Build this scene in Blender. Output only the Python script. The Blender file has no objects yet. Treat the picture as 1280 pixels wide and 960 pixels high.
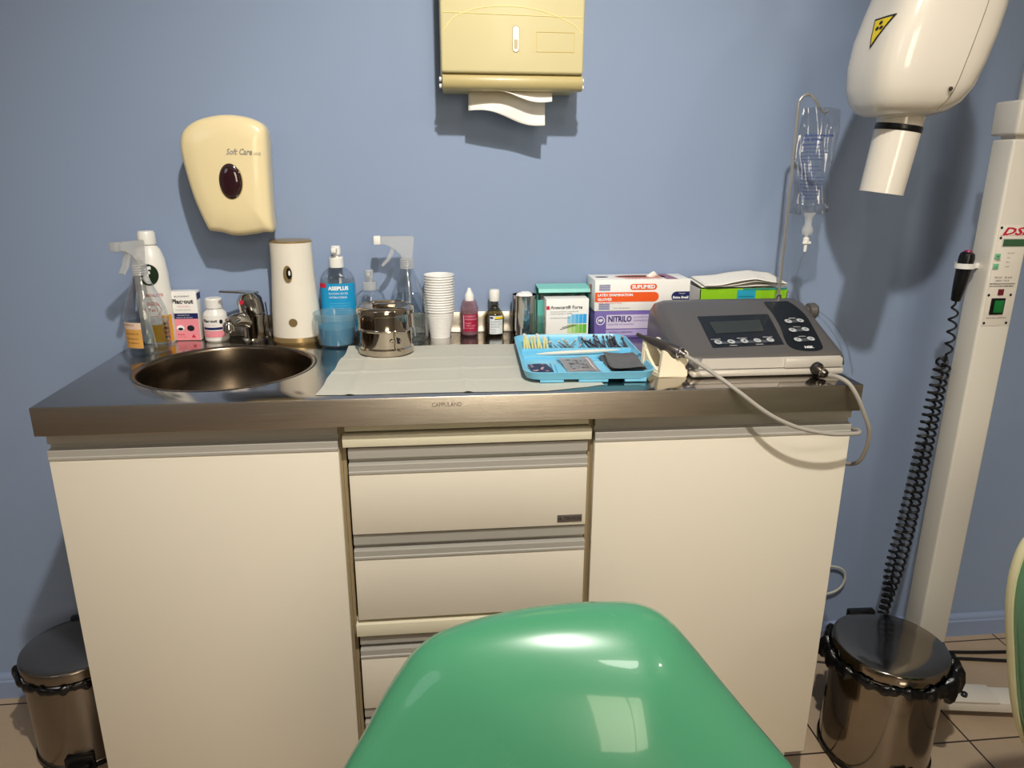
import bpy, bmesh, math, random
from mathutils import Vector, Matrix
random.seed(7)
col = bpy.context.scene.collection
PI = math.pi
W, D, H = 1.3183, 0.4625, 0.86
FY = -0.4425            # face of the doors

# ------------------------------------------------------------------ materials
def lin(c):
    return tuple((v/255/12.92) if v/255 <= .04045 else ((v/255+.055)/1.055)**2.4 for v in c)
MATS = {}
def mat(name, rgb, rough=.5, metal=0., coat=0., spec=.5, trans=0., emis=0., var=.04, scale=30., bump=0., bscale=200., stretch=None, sss=0., ior=1.45, alpha=1., rvar=0., aniso=0.):
    if name in MATS: return MATS[name]
    m = bpy.data.materials.new(name); m.use_nodes = True
    nt = m.node_tree; b = nt.nodes['Principled BSDF']
    c = lin(rgb)
    tc = nt.nodes.new('ShaderNodeTexCoord'); mp = nt.nodes.new('ShaderNodeMapping')
    nt.links.new(tc.outputs['Object'], mp.inputs['Vector'])
    if stretch: mp.inputs['Scale'].default_value = stretch
    nz = nt.nodes.new('ShaderNodeTexNoise'); nz.inputs['Scale'].default_value = scale; nz.inputs['Detail'].default_value = 4
    nt.links.new(mp.outputs['Vector'], nz.inputs['Vector'])
    mx = nt.nodes.new('ShaderNodeMix'); mx.data_type = 'RGBA'
    mx.inputs['A'].default_value = tuple(v*(1-var) for v in c)+(1,)
    mx.inputs['B'].default_value = tuple(min(1, v*(1+var)) for v in c)+(1,)
    nt.links.new(nz.outputs['Fac'], mx.inputs['Factor'])
    nt.links.new(mx.outputs['Result'], b.inputs['Base Color'])
    b.inputs['Roughness'].default_value = rough
    if rvar:
        mr = nt.nodes.new('ShaderNodeMapRange')
        mr.inputs['To Min'].default_value = max(0, rough-rvar); mr.inputs['To Max'].default_value = rough+rvar
        nt.links.new(nz.outputs['Fac'], mr.inputs['Value']); nt.links.new(mr.outputs['Result'], b.inputs['Roughness'])
    b.inputs['Metallic'].default_value = metal
    b.inputs['Coat Weight'].default_value = coat; b.inputs['Coat Roughness'].default_value = .04
    b.inputs['Specular IOR Level'].default_value = spec
    b.inputs['Transmission Weight'].default_value = trans; b.inputs['IOR'].default_value = ior
    b.inputs['Alpha'].default_value = alpha
    b.inputs['Anisotropic'].default_value = aniso
    if sss:
        b.inputs['Subsurface Weight'].default_value = sss; b.inputs['Subsurface Radius'].default_value = (.02, .02, .02); b.inputs['Subsurface Scale'].default_value = .3
    if emis:
        b.inputs['Emission Color'].default_value = c+(1,); b.inputs['Emission Strength'].default_value = emis
    if bump:
        n2 = nt.nodes.new('ShaderNodeTexNoise'); n2.inputs['Scale'].default_value = bscale; n2.inputs['Detail'].default_value = 3
        nt.links.new(mp.outputs['Vector'], n2.inputs['Vector'])
        bp = nt.nodes.new('ShaderNodeBump'); bp.inputs['Strength'].default_value = bump; bp.inputs['Distance'].default_value = .002
        nt.links.new(n2.outputs['Fac'], bp.inputs['Height']); nt.links.new(bp.outputs['Normal'], b.inputs['Normal'])
    MATS[name] = m; return m
def clear(name, rgb, gloss=.12, milky=0., milk=(225, 228, 230), rough=.03):
    """thin clear or milky plastic: see-through film with a glossy skin"""
    if name in MATS: return MATS[name]
    m = bpy.data.materials.new(name); m.use_nodes = True; nt = m.node_tree
    for n in list(nt.nodes): nt.nodes.remove(n)
    out = nt.nodes.new('ShaderNodeOutputMaterial'); tr = nt.nodes.new('ShaderNodeBsdfTransparent'); gl = nt.nodes.new('ShaderNodeBsdfGlossy')
    tr.inputs['Color'].default_value = lin(rgb)+(1,); gl.inputs['Roughness'].default_value = rough
    lw = nt.nodes.new('ShaderNodeLayerWeight'); lw.inputs['Blend'].default_value = .5
    pw = nt.nodes.new('ShaderNodeMath'); pw.operation = 'POWER'; pw.inputs[1].default_value = 2.4
    ma = nt.nodes.new('ShaderNodeMath'); ma.operation = 'MULTIPLY_ADD'; ma.inputs[1].default_value = .6; ma.inputs[2].default_value = gloss*.35; ma.use_clamp = True
    nt.links.new(lw.outputs['Facing'], pw.inputs[0]); nt.links.new(pw.outputs[0], ma.inputs[0])
    base = tr.outputs[0]
    if milky:
        df = nt.nodes.new('ShaderNodeBsdfDiffuse'); df.inputs['Color'].default_value = lin(milk)+(1,)
        tl = nt.nodes.new('ShaderNodeBsdfTranslucent'); tl.inputs['Color'].default_value = lin(milk)+(1,)
        m0 = nt.nodes.new('ShaderNodeMixShader'); m0.inputs[0].default_value = .45
        nt.links.new(df.outputs[0], m0.inputs[1]); nt.links.new(tl.outputs[0], m0.inputs[2])
        m1 = nt.nodes.new('ShaderNodeMixShader')
        nz = nt.nodes.new('ShaderNodeTexNoise'); nz.inputs['Scale'].default_value = 60
        mr = nt.nodes.new('ShaderNodeMapRange'); mr.inputs['To Min'].default_value = milky*.9; mr.inputs['To Max'].default_value = min(1, milky*1.1)
        nt.links.new(nz.outputs['Fac'], mr.inputs['Value']); nt.links.new(mr.outputs['Result'], m1.inputs[0])
        nt.links.new(tr.outputs[0], m1.inputs[1]); nt.links.new(m0.outputs[0], m1.inputs[2]); base = m1.outputs[0]
    mix = nt.nodes.new('ShaderNodeMixShader')
    nt.links.new(ma.outputs[0], mix.inputs[0]); nt.links.new(base, mix.inputs[1]); nt.links.new(gl.outputs[0], mix.inputs[2])
    nt.links.new(mix.outputs[0], out.inputs[0]); MATS[name] = m; return m

cream = mat('cream_laminate', (224, 215, 198), .38, var=.015, scale=3, spec=.35)
cream_rail = mat('cream_rail', (222, 214, 188), .4, var=.02)
carc = mat('carcass_board', (150, 132, 100), .55)
alu = mat('handle_aluminium', (172, 167, 158), .5, metal=.12, var=.05, scale=8, stretch=(.5, 40, 40))
dark = mat('dark_gap', (38, 32, 26), .7)
steel_top = mat('polished_steel', (172, 166, 160), .13, metal=1, var=.04, scale=5, stretch=(1, 12, 12), rvar=.03)
steel_front = mat('brushed_steel', (184, 172, 156), .42, metal=1, var=.12, scale=14, stretch=(.6, 30, 30), bump=.15, bscale=60, rvar=.06)
_b = steel_front.node_tree.nodes['Principled BSDF']; _b.inputs['Anisotropic'].default_value = .8
_c = steel_front.node_tree.nodes.new('ShaderNodeCombineXYZ'); _c.inputs[2].default_value = 1; steel_front.node_tree.links.new(_c.outputs[0], _b.inputs['Tangent'])
steel_sink = mat('sink_steel', (120, 108, 94), .27, metal=1, var=.15, scale=12, rvar=.05)
chrome = mat('chrome', (205, 202, 198), .09, metal=1, var=.02)
canst = mat('drum_steel', (196, 184, 168), .10, metal=1, var=.05, rvar=.03)
binst = mat('bin_steel', (144, 136, 126), .12, metal=1, var=.05, rvar=.03)
binbr = mat('bin_brushed', (140, 132, 124), .24, metal=1, var=.08, stretch=(1, 1, 20), scale=14, rvar=.04)
ivory = mat('ivory_plastic', (238, 220, 174), .28, coat=.3, var=.015)
ivory2 = mat('aged_ivory_plastic', (216, 204, 156), .38, coat=.1, var=.015)
ivory_d = mat('aged_ivory_lip', (194, 178, 126), .35, coat=.1, var=.02)
whitep = mat('white_plastic', (236, 234, 228), .32, var=.015)
whitem = mat('white_enamel', (226, 218, 204), .16, coat=.6, var=.01)
greyen = mat('grey_enamel', (226, 220, 208), .25, coat=.3, var=.01)
black = mat('black_plastic', (14, 14, 15), .3, var=.1)
blackm = mat('black_rubber', (20, 20, 21), .5, var=.1)
bagm = mat('black_bag', (13, 13, 15), .28, var=.1, bump=.8, bscale=90)
green = mat('green_shell', (70, 138, 102), .26, coat=.45, var=.05, scale=6, rvar=.04)
gold = mat('gold_plastic', (176, 150, 104), .3, metal=.6, var=.05)
clearp = clear('clear_plastic', (247, 249, 250), .2)
clearg = clear('clear_glass', (242, 245, 242), .25)
liquid = clear('clear_liquid', (238, 242, 244), .05)
milkyp = clear('milky_plastic', (246, 246, 246), .15, .42, (250, 250, 248))
milky2 = clear('milky_tub', (246, 250, 250), .12, .13, (205, 232, 238))
blueliq = clear('blue_liquid', (60, 190, 225), .03, .93, (14, 165, 214))
redliq = clear('magenta_liquid', (190, 30, 70), .1, .85, (150, 18, 58))
paper = mat('paper_sheet', (232, 228, 216), .75, var=.02, bump=.1, bscale=300)
tissue = mat('tissue_paper', (240, 236, 228), .85, var=.03)
wtxt = mat('white_ink', (245, 245, 245), .5, var=0)
ktxt = mat('black_ink', (28, 28, 34), .5, var=0)
gtxt = mat('grey_ink', (120, 122, 128), .5, var=0)
navy = mat('navy_ink', (26, 34, 92), .45, var=.02)
pink = mat('pink_card', (240, 148, 160), .45, var=.02)
redi = mat('red_ink', (200, 30, 60), .5, var=.02)
whitec = mat('white_card', (242, 240, 236), .45, var=.01)
orange = mat('orange_ink', (240, 92, 32), .45, var=.02)
purple = mat('purple_card', (112, 96, 168), .45, var=.04)
lilac = mat('lilac_card', (206, 196, 222), .45, var=.03)
teal = mat('teal_card', (98, 176, 168), .45, var=.04)
limeg = mat('lime_card', (142, 200, 30), .45, var=.03)
cyanc = mat('cyan_card', (40, 160, 190), .45, var=.03)
skyb = mat('sky_label', (24, 150, 204), .4, var=.03)
trayb = mat('tray_blue', (118, 194, 226), .33, coat=.2, var=.02)
devg = mat('device_grey', (102, 98, 96), .34, metal=.35, var=.03)
devl = mat('device_silver', (206, 199, 188), .33, metal=.25, var=.03)
glassblk = mat('black_membrane', (12, 16, 19), .35, coat=.1, var=.05)
lcd = mat('dark_lcd', (44, 48, 42), .25, coat=.1, var=.1)
btn = mat('button_grey', (176, 178, 180), .4, var=.03)
btnd = mat('button_link', (74, 78, 82), .4, var=.03)
hosem = mat('grey_hose', (160, 154, 144), .5, var=.03)
cabw = mat('white_cable', (196, 196, 184), .5, var=.02)
handp = mat('handpiece_metal', (104, 98, 96), .3, metal=.8, var=.05)
yellow = mat('warning_yellow', (236, 206, 30), .45, var=.02)

# ------------------------------------------------------------------ mesh builder
class MB:
    def __init__(s): s.bm = bmesh.new(); s.m = 0; s.mats = []
    def use(s, m):
        if m not in s.mats: s.mats.append(m)
        s.m = s.mats.index(m); return s
    def face(s, vs):
        try: f = s.bm.faces.new(vs)
        except ValueError: return None
        f.material_index = s.m; return f
    def merge(s, b2, M=None):
        if M: bmesh.ops.transform(b2, matrix=M, verts=b2.verts)
        mp = {v: s.bm.verts.new(v.co) for v in b2.verts}
        for f in b2.faces: s.face([mp[v] for v in f.verts])
        b2.free()
    def box(s, x0, x1, y0, y1, z0, z1, b=0., seg=2, M=None):
        t = bmesh.new(); bmesh.ops.create_cube(t, size=1)
        for v in t.verts: v.co = Vector((x0+(v.co.x+.5)*(x1-x0), y0+(v.co.y+.5)*(y1-y0), z0+(v.co.z+.5)*(z1-z0)))
        if b: bmesh.ops.bevel(t, geom=t.edges[:], offset=b, segments=seg, affect='EDGES', profile=.5)
        s.merge(t, M); return s
    def rings(s, R, cap0=True, cap1=True, closed=True):
        V = [[s.bm.verts.new(p) for p in r] for r in R]
        n = len(V[0])
        for a, b in zip(V, V[1:]):
            for i in range(n if closed else n-1):
                j = (i+1) % n; s.face([a[i], a[j], b[j], b[i]])
        if cap0: s.face(V[0][::-1])
        if cap1: s.face(V[-1])
        return s
    def lathe(s, prof, c=(0, 0, 0), seg=32, sy=1., sx=1., M=None, cap0=True, cap1=True):
        R = []
        for r, z in prof:
            ring = []
            for i in range(seg):
                a = 2*PI*i/seg; p = Vector((r*sx*math.cos(a), r*sy*math.sin(a), z))
                if M: p = M @ p
                ring.append(p+Vector(c))
            R.append(ring)
        return s.rings(R, cap0, cap1)
    def tube(s, pts, r, seg=8, caps=True):
        pts = [Vector(p) for p in pts]; n = len(pts); rr = r if isinstance(r, (list, tuple)) else [r]*n
        up = None; R = []
        for i in range(n):
            t = (pts[min(i+1, n-1)]-pts[max(i-1, 0)]).normalized()
            if up is None:
                up = Vector((0, 0, 1)) if abs(t.z) < .9 else Vector((1, 0, 0))
            up = (up-t*up.dot(t)); up.normalize(); sd = t.cross(up)
            R.append([pts[i]+(up*math.cos(2*PI*k/seg)+sd*math.sin(2*PI*k/seg))*rr[i] for k in range(seg)])
        return s.rings(R, caps, caps)
    def prism(s, poly, vec):
        a = [Vector(p) for p in poly]; v = Vector(vec)
        return s.rings([a, [p+v for p in a]])
    def poly(s, pts): s.face([s.bm.verts.new(p) for p in pts]); return s
    def surf(s, fn, x0, x1, y0, y1, nx=8, ny=1):
        V = [[s.bm.verts.new(fn(x0+(x1-x0)*i/nx, y0+(y1-y0)*j/ny)) for i in range(nx+1)] for j in range(ny+1)]
        for j in range(ny):
            for i in range(nx): s.face([V[j][i], V[j][i+1], V[j+1][i+1], V[j+1][i]])
        return s
    def disc(s, fn, cx, cy, rx, ry, n=24):
        s.face([s.bm.verts.new(fn(cx+rx*math.cos(2*PI*k/n), cy+ry*math.sin(2*PI*k/n))) for k in range(n)]); return s
    def ringd(s, fn, cx, cy, r0, r1, n=24):
        A = [s.bm.verts.new(fn(cx+r0*math.cos(2*PI*k/n), cy+r0*math.sin(2*PI*k/n))) for k in range(n)]
        B = [s.bm.verts.new(fn(cx+r1*math.cos(2*PI*k/n), cy+r1*math.sin(2*PI*k/n))) for k in range(n)]
        for k in range(n): s.face([A[k], A[(k+1) % n], B[(k+1) % n], B[k]])
        return s
    def text(s, body, size, fn, x=0., y=0., align='LEFT', bold=0., shear=0., wid=None, res=2):
        cu = bpy.data.curves.new('t', 'FONT'); cu.body = body; cu.size = size; cu.align_x = align
        cu.offset = bold; cu.shear = shear; cu.resolution_u = res; cu.fill_mode = 'FRONT'
        ob = bpy.data.objects.new('t', cu); col.objects.link(ob)
        dg = bpy.context.evaluated_depsgraph_get(); me = ob.evaluated_get(dg).to_mesh()
        k = 1.
        if wid and len(me.vertices):
            xs = [v.co.x for v in me.vertices]; k = wid/(max(xs)-min(xs))
        vs = [s.bm.verts.new(fn(x+v.co.x*k, y+v.co.y)) for v in me.vertices]
        for p in me.polygons: s.face([vs[i] for i in p.vertices])
        ob.evaluated_get(dg).to_mesh_clear(); bpy.data.objects.remove(ob); bpy.data.curves.remove(cu)
        return s
    def build(s, name, m=None, parent=None, angle=35, solid=0., sub=0, org=None):
        me = bpy.data.meshes.new(name)
        off = Vector((0, 0, 0))
        if parent is not None:
            p = parent
            while p is not None: off += p.location; p = p.parent
        elif org is not None: off = Vector(org)
        else:
            xs = [v.co for v in s.bm.verts]
            off = Vector(((min(v.x for v in xs)+max(v.x for v in xs))/2, (min(v.y for v in xs)+max(v.y for v in xs))/2, min(v.z for v in xs)))
        for v in s.bm.verts: v.co -= off
        s.bm.to_mesh(me); s.bm.free()
        for q in (s.mats or [m]): me.materials.append(q)
        me.shade_smooth(); me.set_sharp_from_angle(angle=math.radians(angle))
        o = bpy.data.objects.new(name, me); col.objects.link(o)
        if parent is not None: o.parent = parent
        else: o.location = off
        if solid:
            md = o.modifiers.new('s', 'SOLIDIFY'); md.thickness = solid; md.offset = 0
        if sub:
            md = o.modifiers.new('u', 'SUBSURF'); md.levels = sub; md.render_levels = sub
        return o
def recalc(mb): bmesh.ops.recalc_face_normals(mb.bm, faces=mb.bm.faces[:]); return mb
def tag(o, label=None, cat=None, group=None, kind=None):
    if label: o['label'] = label
    if cat: o['category'] = cat
    if group: o['group'] = group
    if kind: o['kind'] = kind
    return o
def thing(name, loc, label, cat, group=None):
    o = bpy.data.objects.new(name, None); col.objects.link(o); o.location = loc; o.empty_display_size = .02
    return tag(o, label, cat, group)
def smooth(pts, n=6, closed=False):
    P = [Vector(p) for p in pts]; out = []; L = len(P)
    for i in range(L-1):
        a = P[max(i-1, 0)]; b = P[i]; c = P[i+1]; d = P[min(i+2, L-1)]
        for k in range(n):
            t = k/n
            out.append(.5*((2*b)+(-a+c)*t+(2*a-5*b+4*c-d)*t*t+(-a+3*b-3*c+d)*t**3))
    out.append(P[-1]); return out
def cyl(cx, cy, rx, ry=None, e=.0004):
    ry = ry or rx
    return lambda x, z: Vector((cx+(rx+e)*math.sin(x/rx), cy-(ry+e)*math.cos(x/rx), z))
def flat(y): return lambda x, z: Vector((x, y, z))

# ------------------------------------------------------------------ room
def structure(name, mb, m, parent=None): 
    o = mb.build(name, m, parent); 
    if parent is None: tag(o, kind='structure')
    return o
wallm = mat('blue_wall_paint', (142, 159, 188), .5, var=.035, scale=1.6, bump=.05, bscale=25, spec=.3)
basem = mat('blue_baseboard', (138, 154, 186), .4, var=.02)
ceilm = mat('ceiling_white', (225, 220, 210), .8)
wallr = mat('room_wall', (196, 192, 188), .6)
structure('wall_back', MB().box(-1.8, 3.2, 0, .1, 0, 2.7), wallm)
structure('wall_left', MB().box(-1.9, -1.8, -3.6, .1, 0, 2.7), wallr)
structure('wall_right', MB().box(3.2, 3.3, -3.6, .1, 0, 2.7), wallr)
structure('wall_front', MB().box(-1.9, 3.3, -3.7, -3.6, 0, 2.7), wallr)
structure('ceiling', MB().box(-1.9, 3.3, -3.7, .1, 2.7, 2.8), ceilm)
# tiled floor
fm = bpy.data.materials.new('beige_floor_tiles'); fm.use_nodes = True; nt = fm.node_tree; b = nt.nodes['Principled BSDF']
tc = nt.nodes.new('ShaderNodeTexCoord'); mp = nt.nodes.new('ShaderNodeMapping'); mp.inputs['Location'].default_value = (-1.75+.33*6, .365+.33*12, 0)
br = nt.nodes.new('ShaderNodeTexBrick'); br.offset = 0; br.inputs['Scale'].default_value = 1; br.inputs['Brick Width'].default_value = .33; br.inputs['Row Height'].default_value = .33
br.inputs['Mortar Size'].default_value = .0022; br.inputs['Mortar Smooth'].default_value = .1
br.inputs['Color1'].default_value = lin((200, 176, 148))+(1,); br.inputs['Color2'].default_value = lin((192, 168, 140))+(1,); br.inputs['Mortar'].default_value = lin((52, 38, 28))+(1,)
nz = nt.nodes.new('ShaderNodeTexNoise'); nz.inputs['Scale'].default_value = 6; nz.inputs['Detail'].default_value = 5
mx = nt.nodes.new('ShaderNodeMix'); mx.data_type = 'RGBA'; mx.blend_type = 'MULTIPLY'; mx.inputs['Factor'].default_value = .35
nt.links.new(tc.outputs['Object'], mp.inputs['Vector']); nt.links.new(mp.outputs['Vector'], br.inputs['Vector']); nt.links.new(tc.outputs['Object'], nz.inputs['Vector'])
nt.links.new(br.outputs['Color'], mx.inputs['A']); nt.links.new(nz.outputs['Fac'], mx.inputs['B']); nt.links.new(mx.outputs['Result'], b.inputs['Base Color'])
b.inputs['Roughness'].default_value = .35
fl = MB().box(-1.9, 3.3, -3.7, .1, -.1, 0).build('floor', fm, org=(0, 0, 0)); tag(fl, kind='structure')
bb = MB(); prof = [(0, 0), (-.014, 0), (-.014, .044), (-.011, .048), (-.011, .052), (-.007, .060), (-.002, .063), (0, .063)]
bb.prism([(-1.8, y-.0005, z) for y, z in prof], (5.0, 0, 0)); recalc(bb); structure('baseboard_back', bb, basem)
# window behind the photographer
winm = mat('window_daylight', (255, 240, 214), .5, emis=7, var=0)
wr = MB()
for x0, x1, z0, z1 in ((.70, 1.50, 1.0, 1.04), (.70, 1.50, 2.31, 2.35), (.70, .74, 1.0, 2.35), (1.46, 1.50, 1.0, 2.35), (1.08, 1.11, 1.04, 2.31)): wr.box(x0, x1, -3.6, -3.56, z0, z1)
wo = wr.build('window_1', whitep); tag(wo, kind='structure')
MB().box(.73, 1.47, -3.595, -3.585, 1.03, 2.32).build('pane', winm, wo)

# ------------------------------------------------------------------ cabinets
def handle_profile(x0, x1, z1, name, parent):
    # extruded aluminium grip: upper strip, shadow groove, lower strip with bright lip
    P = [(FY+.016, z1), (FY+.0055, z1), (FY+.0045, z1-.001), (FY+.0045, z1-.018), (FY+.013, z1-.0195), (FY+.013, z1-.0265), (FY+.0005, z1-.0275), (FY, z1-.0285), (FY, z1-.0385), (FY-.0018, z1-.0395), (FY-.0018, z1-.043), (FY+.016, z1-.043)]
    m = MB(); m.prism([(x0, y, z) for y, z in P], (x1-x0, 0, 0)); recalc(m)
    return m.build(name, alu, parent, angle=20)
def carcass(x0, x1, parent, z0=.0865):
    m = MB(); t = .006
    m.box(x0, x0+t, -.424, -.02, z0, .812); m.box(x1-t, x1, -.424, -.02, z0, .812); m.box(x0+t, x1-t, -.42, -.02, z0, z0+.015); m.box(x0+t, x1-t, -.026, -.02, z0+.015, .70)
    return m.build('carcass', carc, parent)
def plinth(x0, x1, parent):
    return MB().box(x0, x1, -.39, -.05, 0, .0865).build('plinth', whitep, parent)
cl = thing('base_cabinet', (.225, -.23, 0), 'tall cream cabinet with one plain door under the round sink', 'cabinet')
carcass(.004, .4495, cl); plinth(.02, .44, cl)
dl = MB().box(.004, .446, FY, FY+.018, .0865, .768, .001).build('door', cream, cl); handle_profile(.004, .446, .8105, 'handle', dl)
cr = thing('base_cabinet', (1.09, -.23, 0), 'cream cabinet with one plain door under the grey implant motor', 'cabinet')
carcass(.8655, 1.319, cr); plinth(.88, 1.31, cr)
dr = MB().box(.868, 1.319, FY, FY+.018, .0865, .768, .001).build('door', cream, cr); handle_profile(.868, 1.319, .8105, 'handle', dr)
cm = thing('drawer_cabinet', (.657, -.23, 0), 'cream drawer unit with aluminium grips between the two door cabinets', 'cabinet')
carcass(.4500, .865, cm); plinth(.46, .86, cm)
MB().box(.456, .859, -.430, -.42, .794, .812, .0007).box(.453, .862, FY-.001, -.42, .7715, .791, .001).build('top_rail', cream_rail, cm)
MB().box(.456, .859, -.43, -.42, .4405, .447).box(.456, .859, FY-.003, -.42, .4165, .4405, .001).build('middle_rail', cream_rail, cm)
for z0, z1 in ((.614, .7675), (.448, .6105), (.262, .4135), (.09, .258)):
    d = MB().box(.4605, .8565, FY, FY+.018, z0, z1-.0425, .001).build('drawer', cream, cm)
    h = handle_profile(.4605, .8565, z1, 'handle', d)
    if z0 == .614:
        p = MB(); p.use(mat('badge_metal', (120, 112, 108), .35, metal=.6)).box(.807, .850, FY-.0012, FY, .6205, .634, .0004)
        p.use(ktxt).text('A. TROCIS', .0085, flat(FY-.0015), .8285, .6245, 'CENTER'); p.build('badge', None, d)

# ------------------------------------------------------------------ worktop
ct = thing('counter_top', (W/2, -D/2, .813), 'stainless steel worktop with a thick brushed edge on the cream cabinets', 'countertop')
SX, SY, SR = .231, -.246, .153
slab = MB(); slab.use(steel_top); slab.box(0, W, -D, -.002, .8135, H, .0022, 3); slab.use(steel_front)
for f in slab.bm.faces:
    if f.normal.z < .9: pass
slab.bm.normal_update()
for f in slab.bm.faces: f.material_index = 0 if f.normal.z > .95 else 1
so = slab.build('slab', None, ct, angle=60)
cut = MB().lathe([(SR, .7), (SR, .95)], (SX, SY, 0), 96).build('cutter', steel_top, org=(0, 0, 0))
md = so.modifiers.new('b', 'BOOLEAN'); md.operation = 'DIFFERENCE'; md.object = cut; md.solver = 'EXACT'
bpy.context.view_layer.update(); dg = bpy.context.evaluated_depsgraph_get()
nm = bpy.data.meshes.new_from_object(so.evaluated_get(dg)); so.modifiers.clear(); so.data = nm; bpy.data.objects.remove(cut)
nm.shade_smooth(); nm.set_sharp_from_angle(angle=math.radians(25))
basin = MB().lathe([(.149, H-.0005), (.152, H+.0009), (.155, H+.0012), (.1575, H+.0003)][::-1]+[(.1475, H-.006), (.1465, .82), (.143, .775), (.125, .748), (.09, .738), (.03, .733)], (SX, SY, 0), 96, cap0=False, cap1=False)
bo = basin.build('sink_basin', steel_sink, ct, angle=60)
MB().lathe([(.030, .733), (.028, .736), (.022, .736), (.020, .730), (.0, .730)], (SX, SY, 0), 32, cap0=False).build('drain', chrome, bo)
bs = MB(); bs.box(0.02, W, -.006, -.0005, H, .9045, .0008); bs.build('backsplash', mat('satin_steel', (205, 200, 190), .27, metal=1, var=.03), ct)
MB().text('CAPPULAND', .0095, flat(-D-.0003), .622, .8435, 'CENTER', wid=.047).build('embossed_mark', mat('emboss', (120, 108, 94), .5, metal=.6), ct)

# ------------------------------------------------------------------ faucet
fc = thing('faucet', (.236, -.042, H), 'chrome single lever tap behind the sink', 'faucet')
MB().lathe([(.0, 0), (.024, 0), (.026, .004), (.0225, .007), (.0215, .04), (.0235, .050), (.0235, .056), (.0, .056)], (.236, -.042, H), 32).build('body', chrome, fc)
sp = MB(); sp.tube(smooth([(.236, -.042, .893), (.222, -.060, .906), (.210, -.076, .909), (.201, -.088, .904)], 6), [.0155-.00015*i for i in range(19)], 16)
sp.lathe([(0, .012), (.009, .010), (.012, .004), (.0125, -.008), (.010, -.011), (0, -.011)], (.199, -.090, .899), 20); recalc(sp); sp.build('spout', chrome, fc)
hd = MB(); hd.lathe([(0, 0), (.0235, 0), (.0250, .012), (.0245, .032), (.016, .043), (0, .045)], (.236, -.042, .915), 32, M=Matrix.Rotation(math.radians(-9), 4, 'Y')); hd.build('cap', chrome, fc)
lv = MB(); L = smooth([(.244, -.044, .957), (.222, -.054, .962), (.202, -.062, .964), (.184, -.069, .966)], 5)
lv.rings([[p+Vector((-.3*w, -.9*w, 0))*1.0+Vector((0, 0, h)) for w, h in ((-1*wd, -.0015), (1*wd, -.0015), (1*wd, .002), (-1*wd, .002))] for p, wd in zip(L, [.014-.0006*i for i in range(len(L))])]); recalc(lv); lv.build('lever', chrome, fc)
MB().lathe([(0, 0), (.0045, 0), (.0045, .002), (0, .002)], (.2215, -.0635, .942), 16, M=Matrix.Rotation(math.radians(70), 4, 'X') @ Matrix.Rotation(math.radians(-20), 4, 'Y')).build('hot_mark', redi, fc)
MB().tube([(.262, -.022, .862), (.2605, -.022, .90), (.258, -.022, .935)], .0013, 6).build('pop_up_rod', chrome, fc)

# ------------------------------------------------------------------ air freshener
ax, ay = .3245, -.052
a = thing('air_freshener', (ax, ay, H), 'white automatic air freshener with gold base and top', 'air freshener')
MB().lathe([(0, 0), (.0475, 0), (.0500, .004), (.0485, .013), (0, .013)], (ax, ay, H), 48, sy=.86).build('base_ring', gold, a)
MB().lathe([(0, .013), (.0485, .013), (.0487, .02), (.0475, .05), (.0445, .10), (.0418, .14), (.0410, .18), (.0412, .2005), (0, .2015)], (ax, ay, H), 48, sy=.86).build('housing', mat('warm_white_plastic', (232, 225, 210), .3), a)
MB().lathe([(0, .2005), (.0412, .2005), (.0412, .203), (.0397, .2045), (0, .2045)], (ax, ay, H), 48, sy=.86).build('top_cap', gold, a)
fn = cyl(ax, ay, .0445, .0383, .0012)
s = MB(); s.use(gold).disc(fn, -.003, 1.002, .0085, .0165); s2 = cyl(ax, ay, .0445, .0383, .0016); s.use(black).disc(s2, -.0005, 1.003, .005, .011); s.use(whitep).disc(cyl(ax, ay, .0445, .0383, .002), .0005, 1.004, .002, .005)
s.build('sensor_window', None, a)
MB().disc(cyl(ax, ay, .048, .0413, .0006), .0, .905, .0085, .0085).build('round_badge', gold, a)

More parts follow.
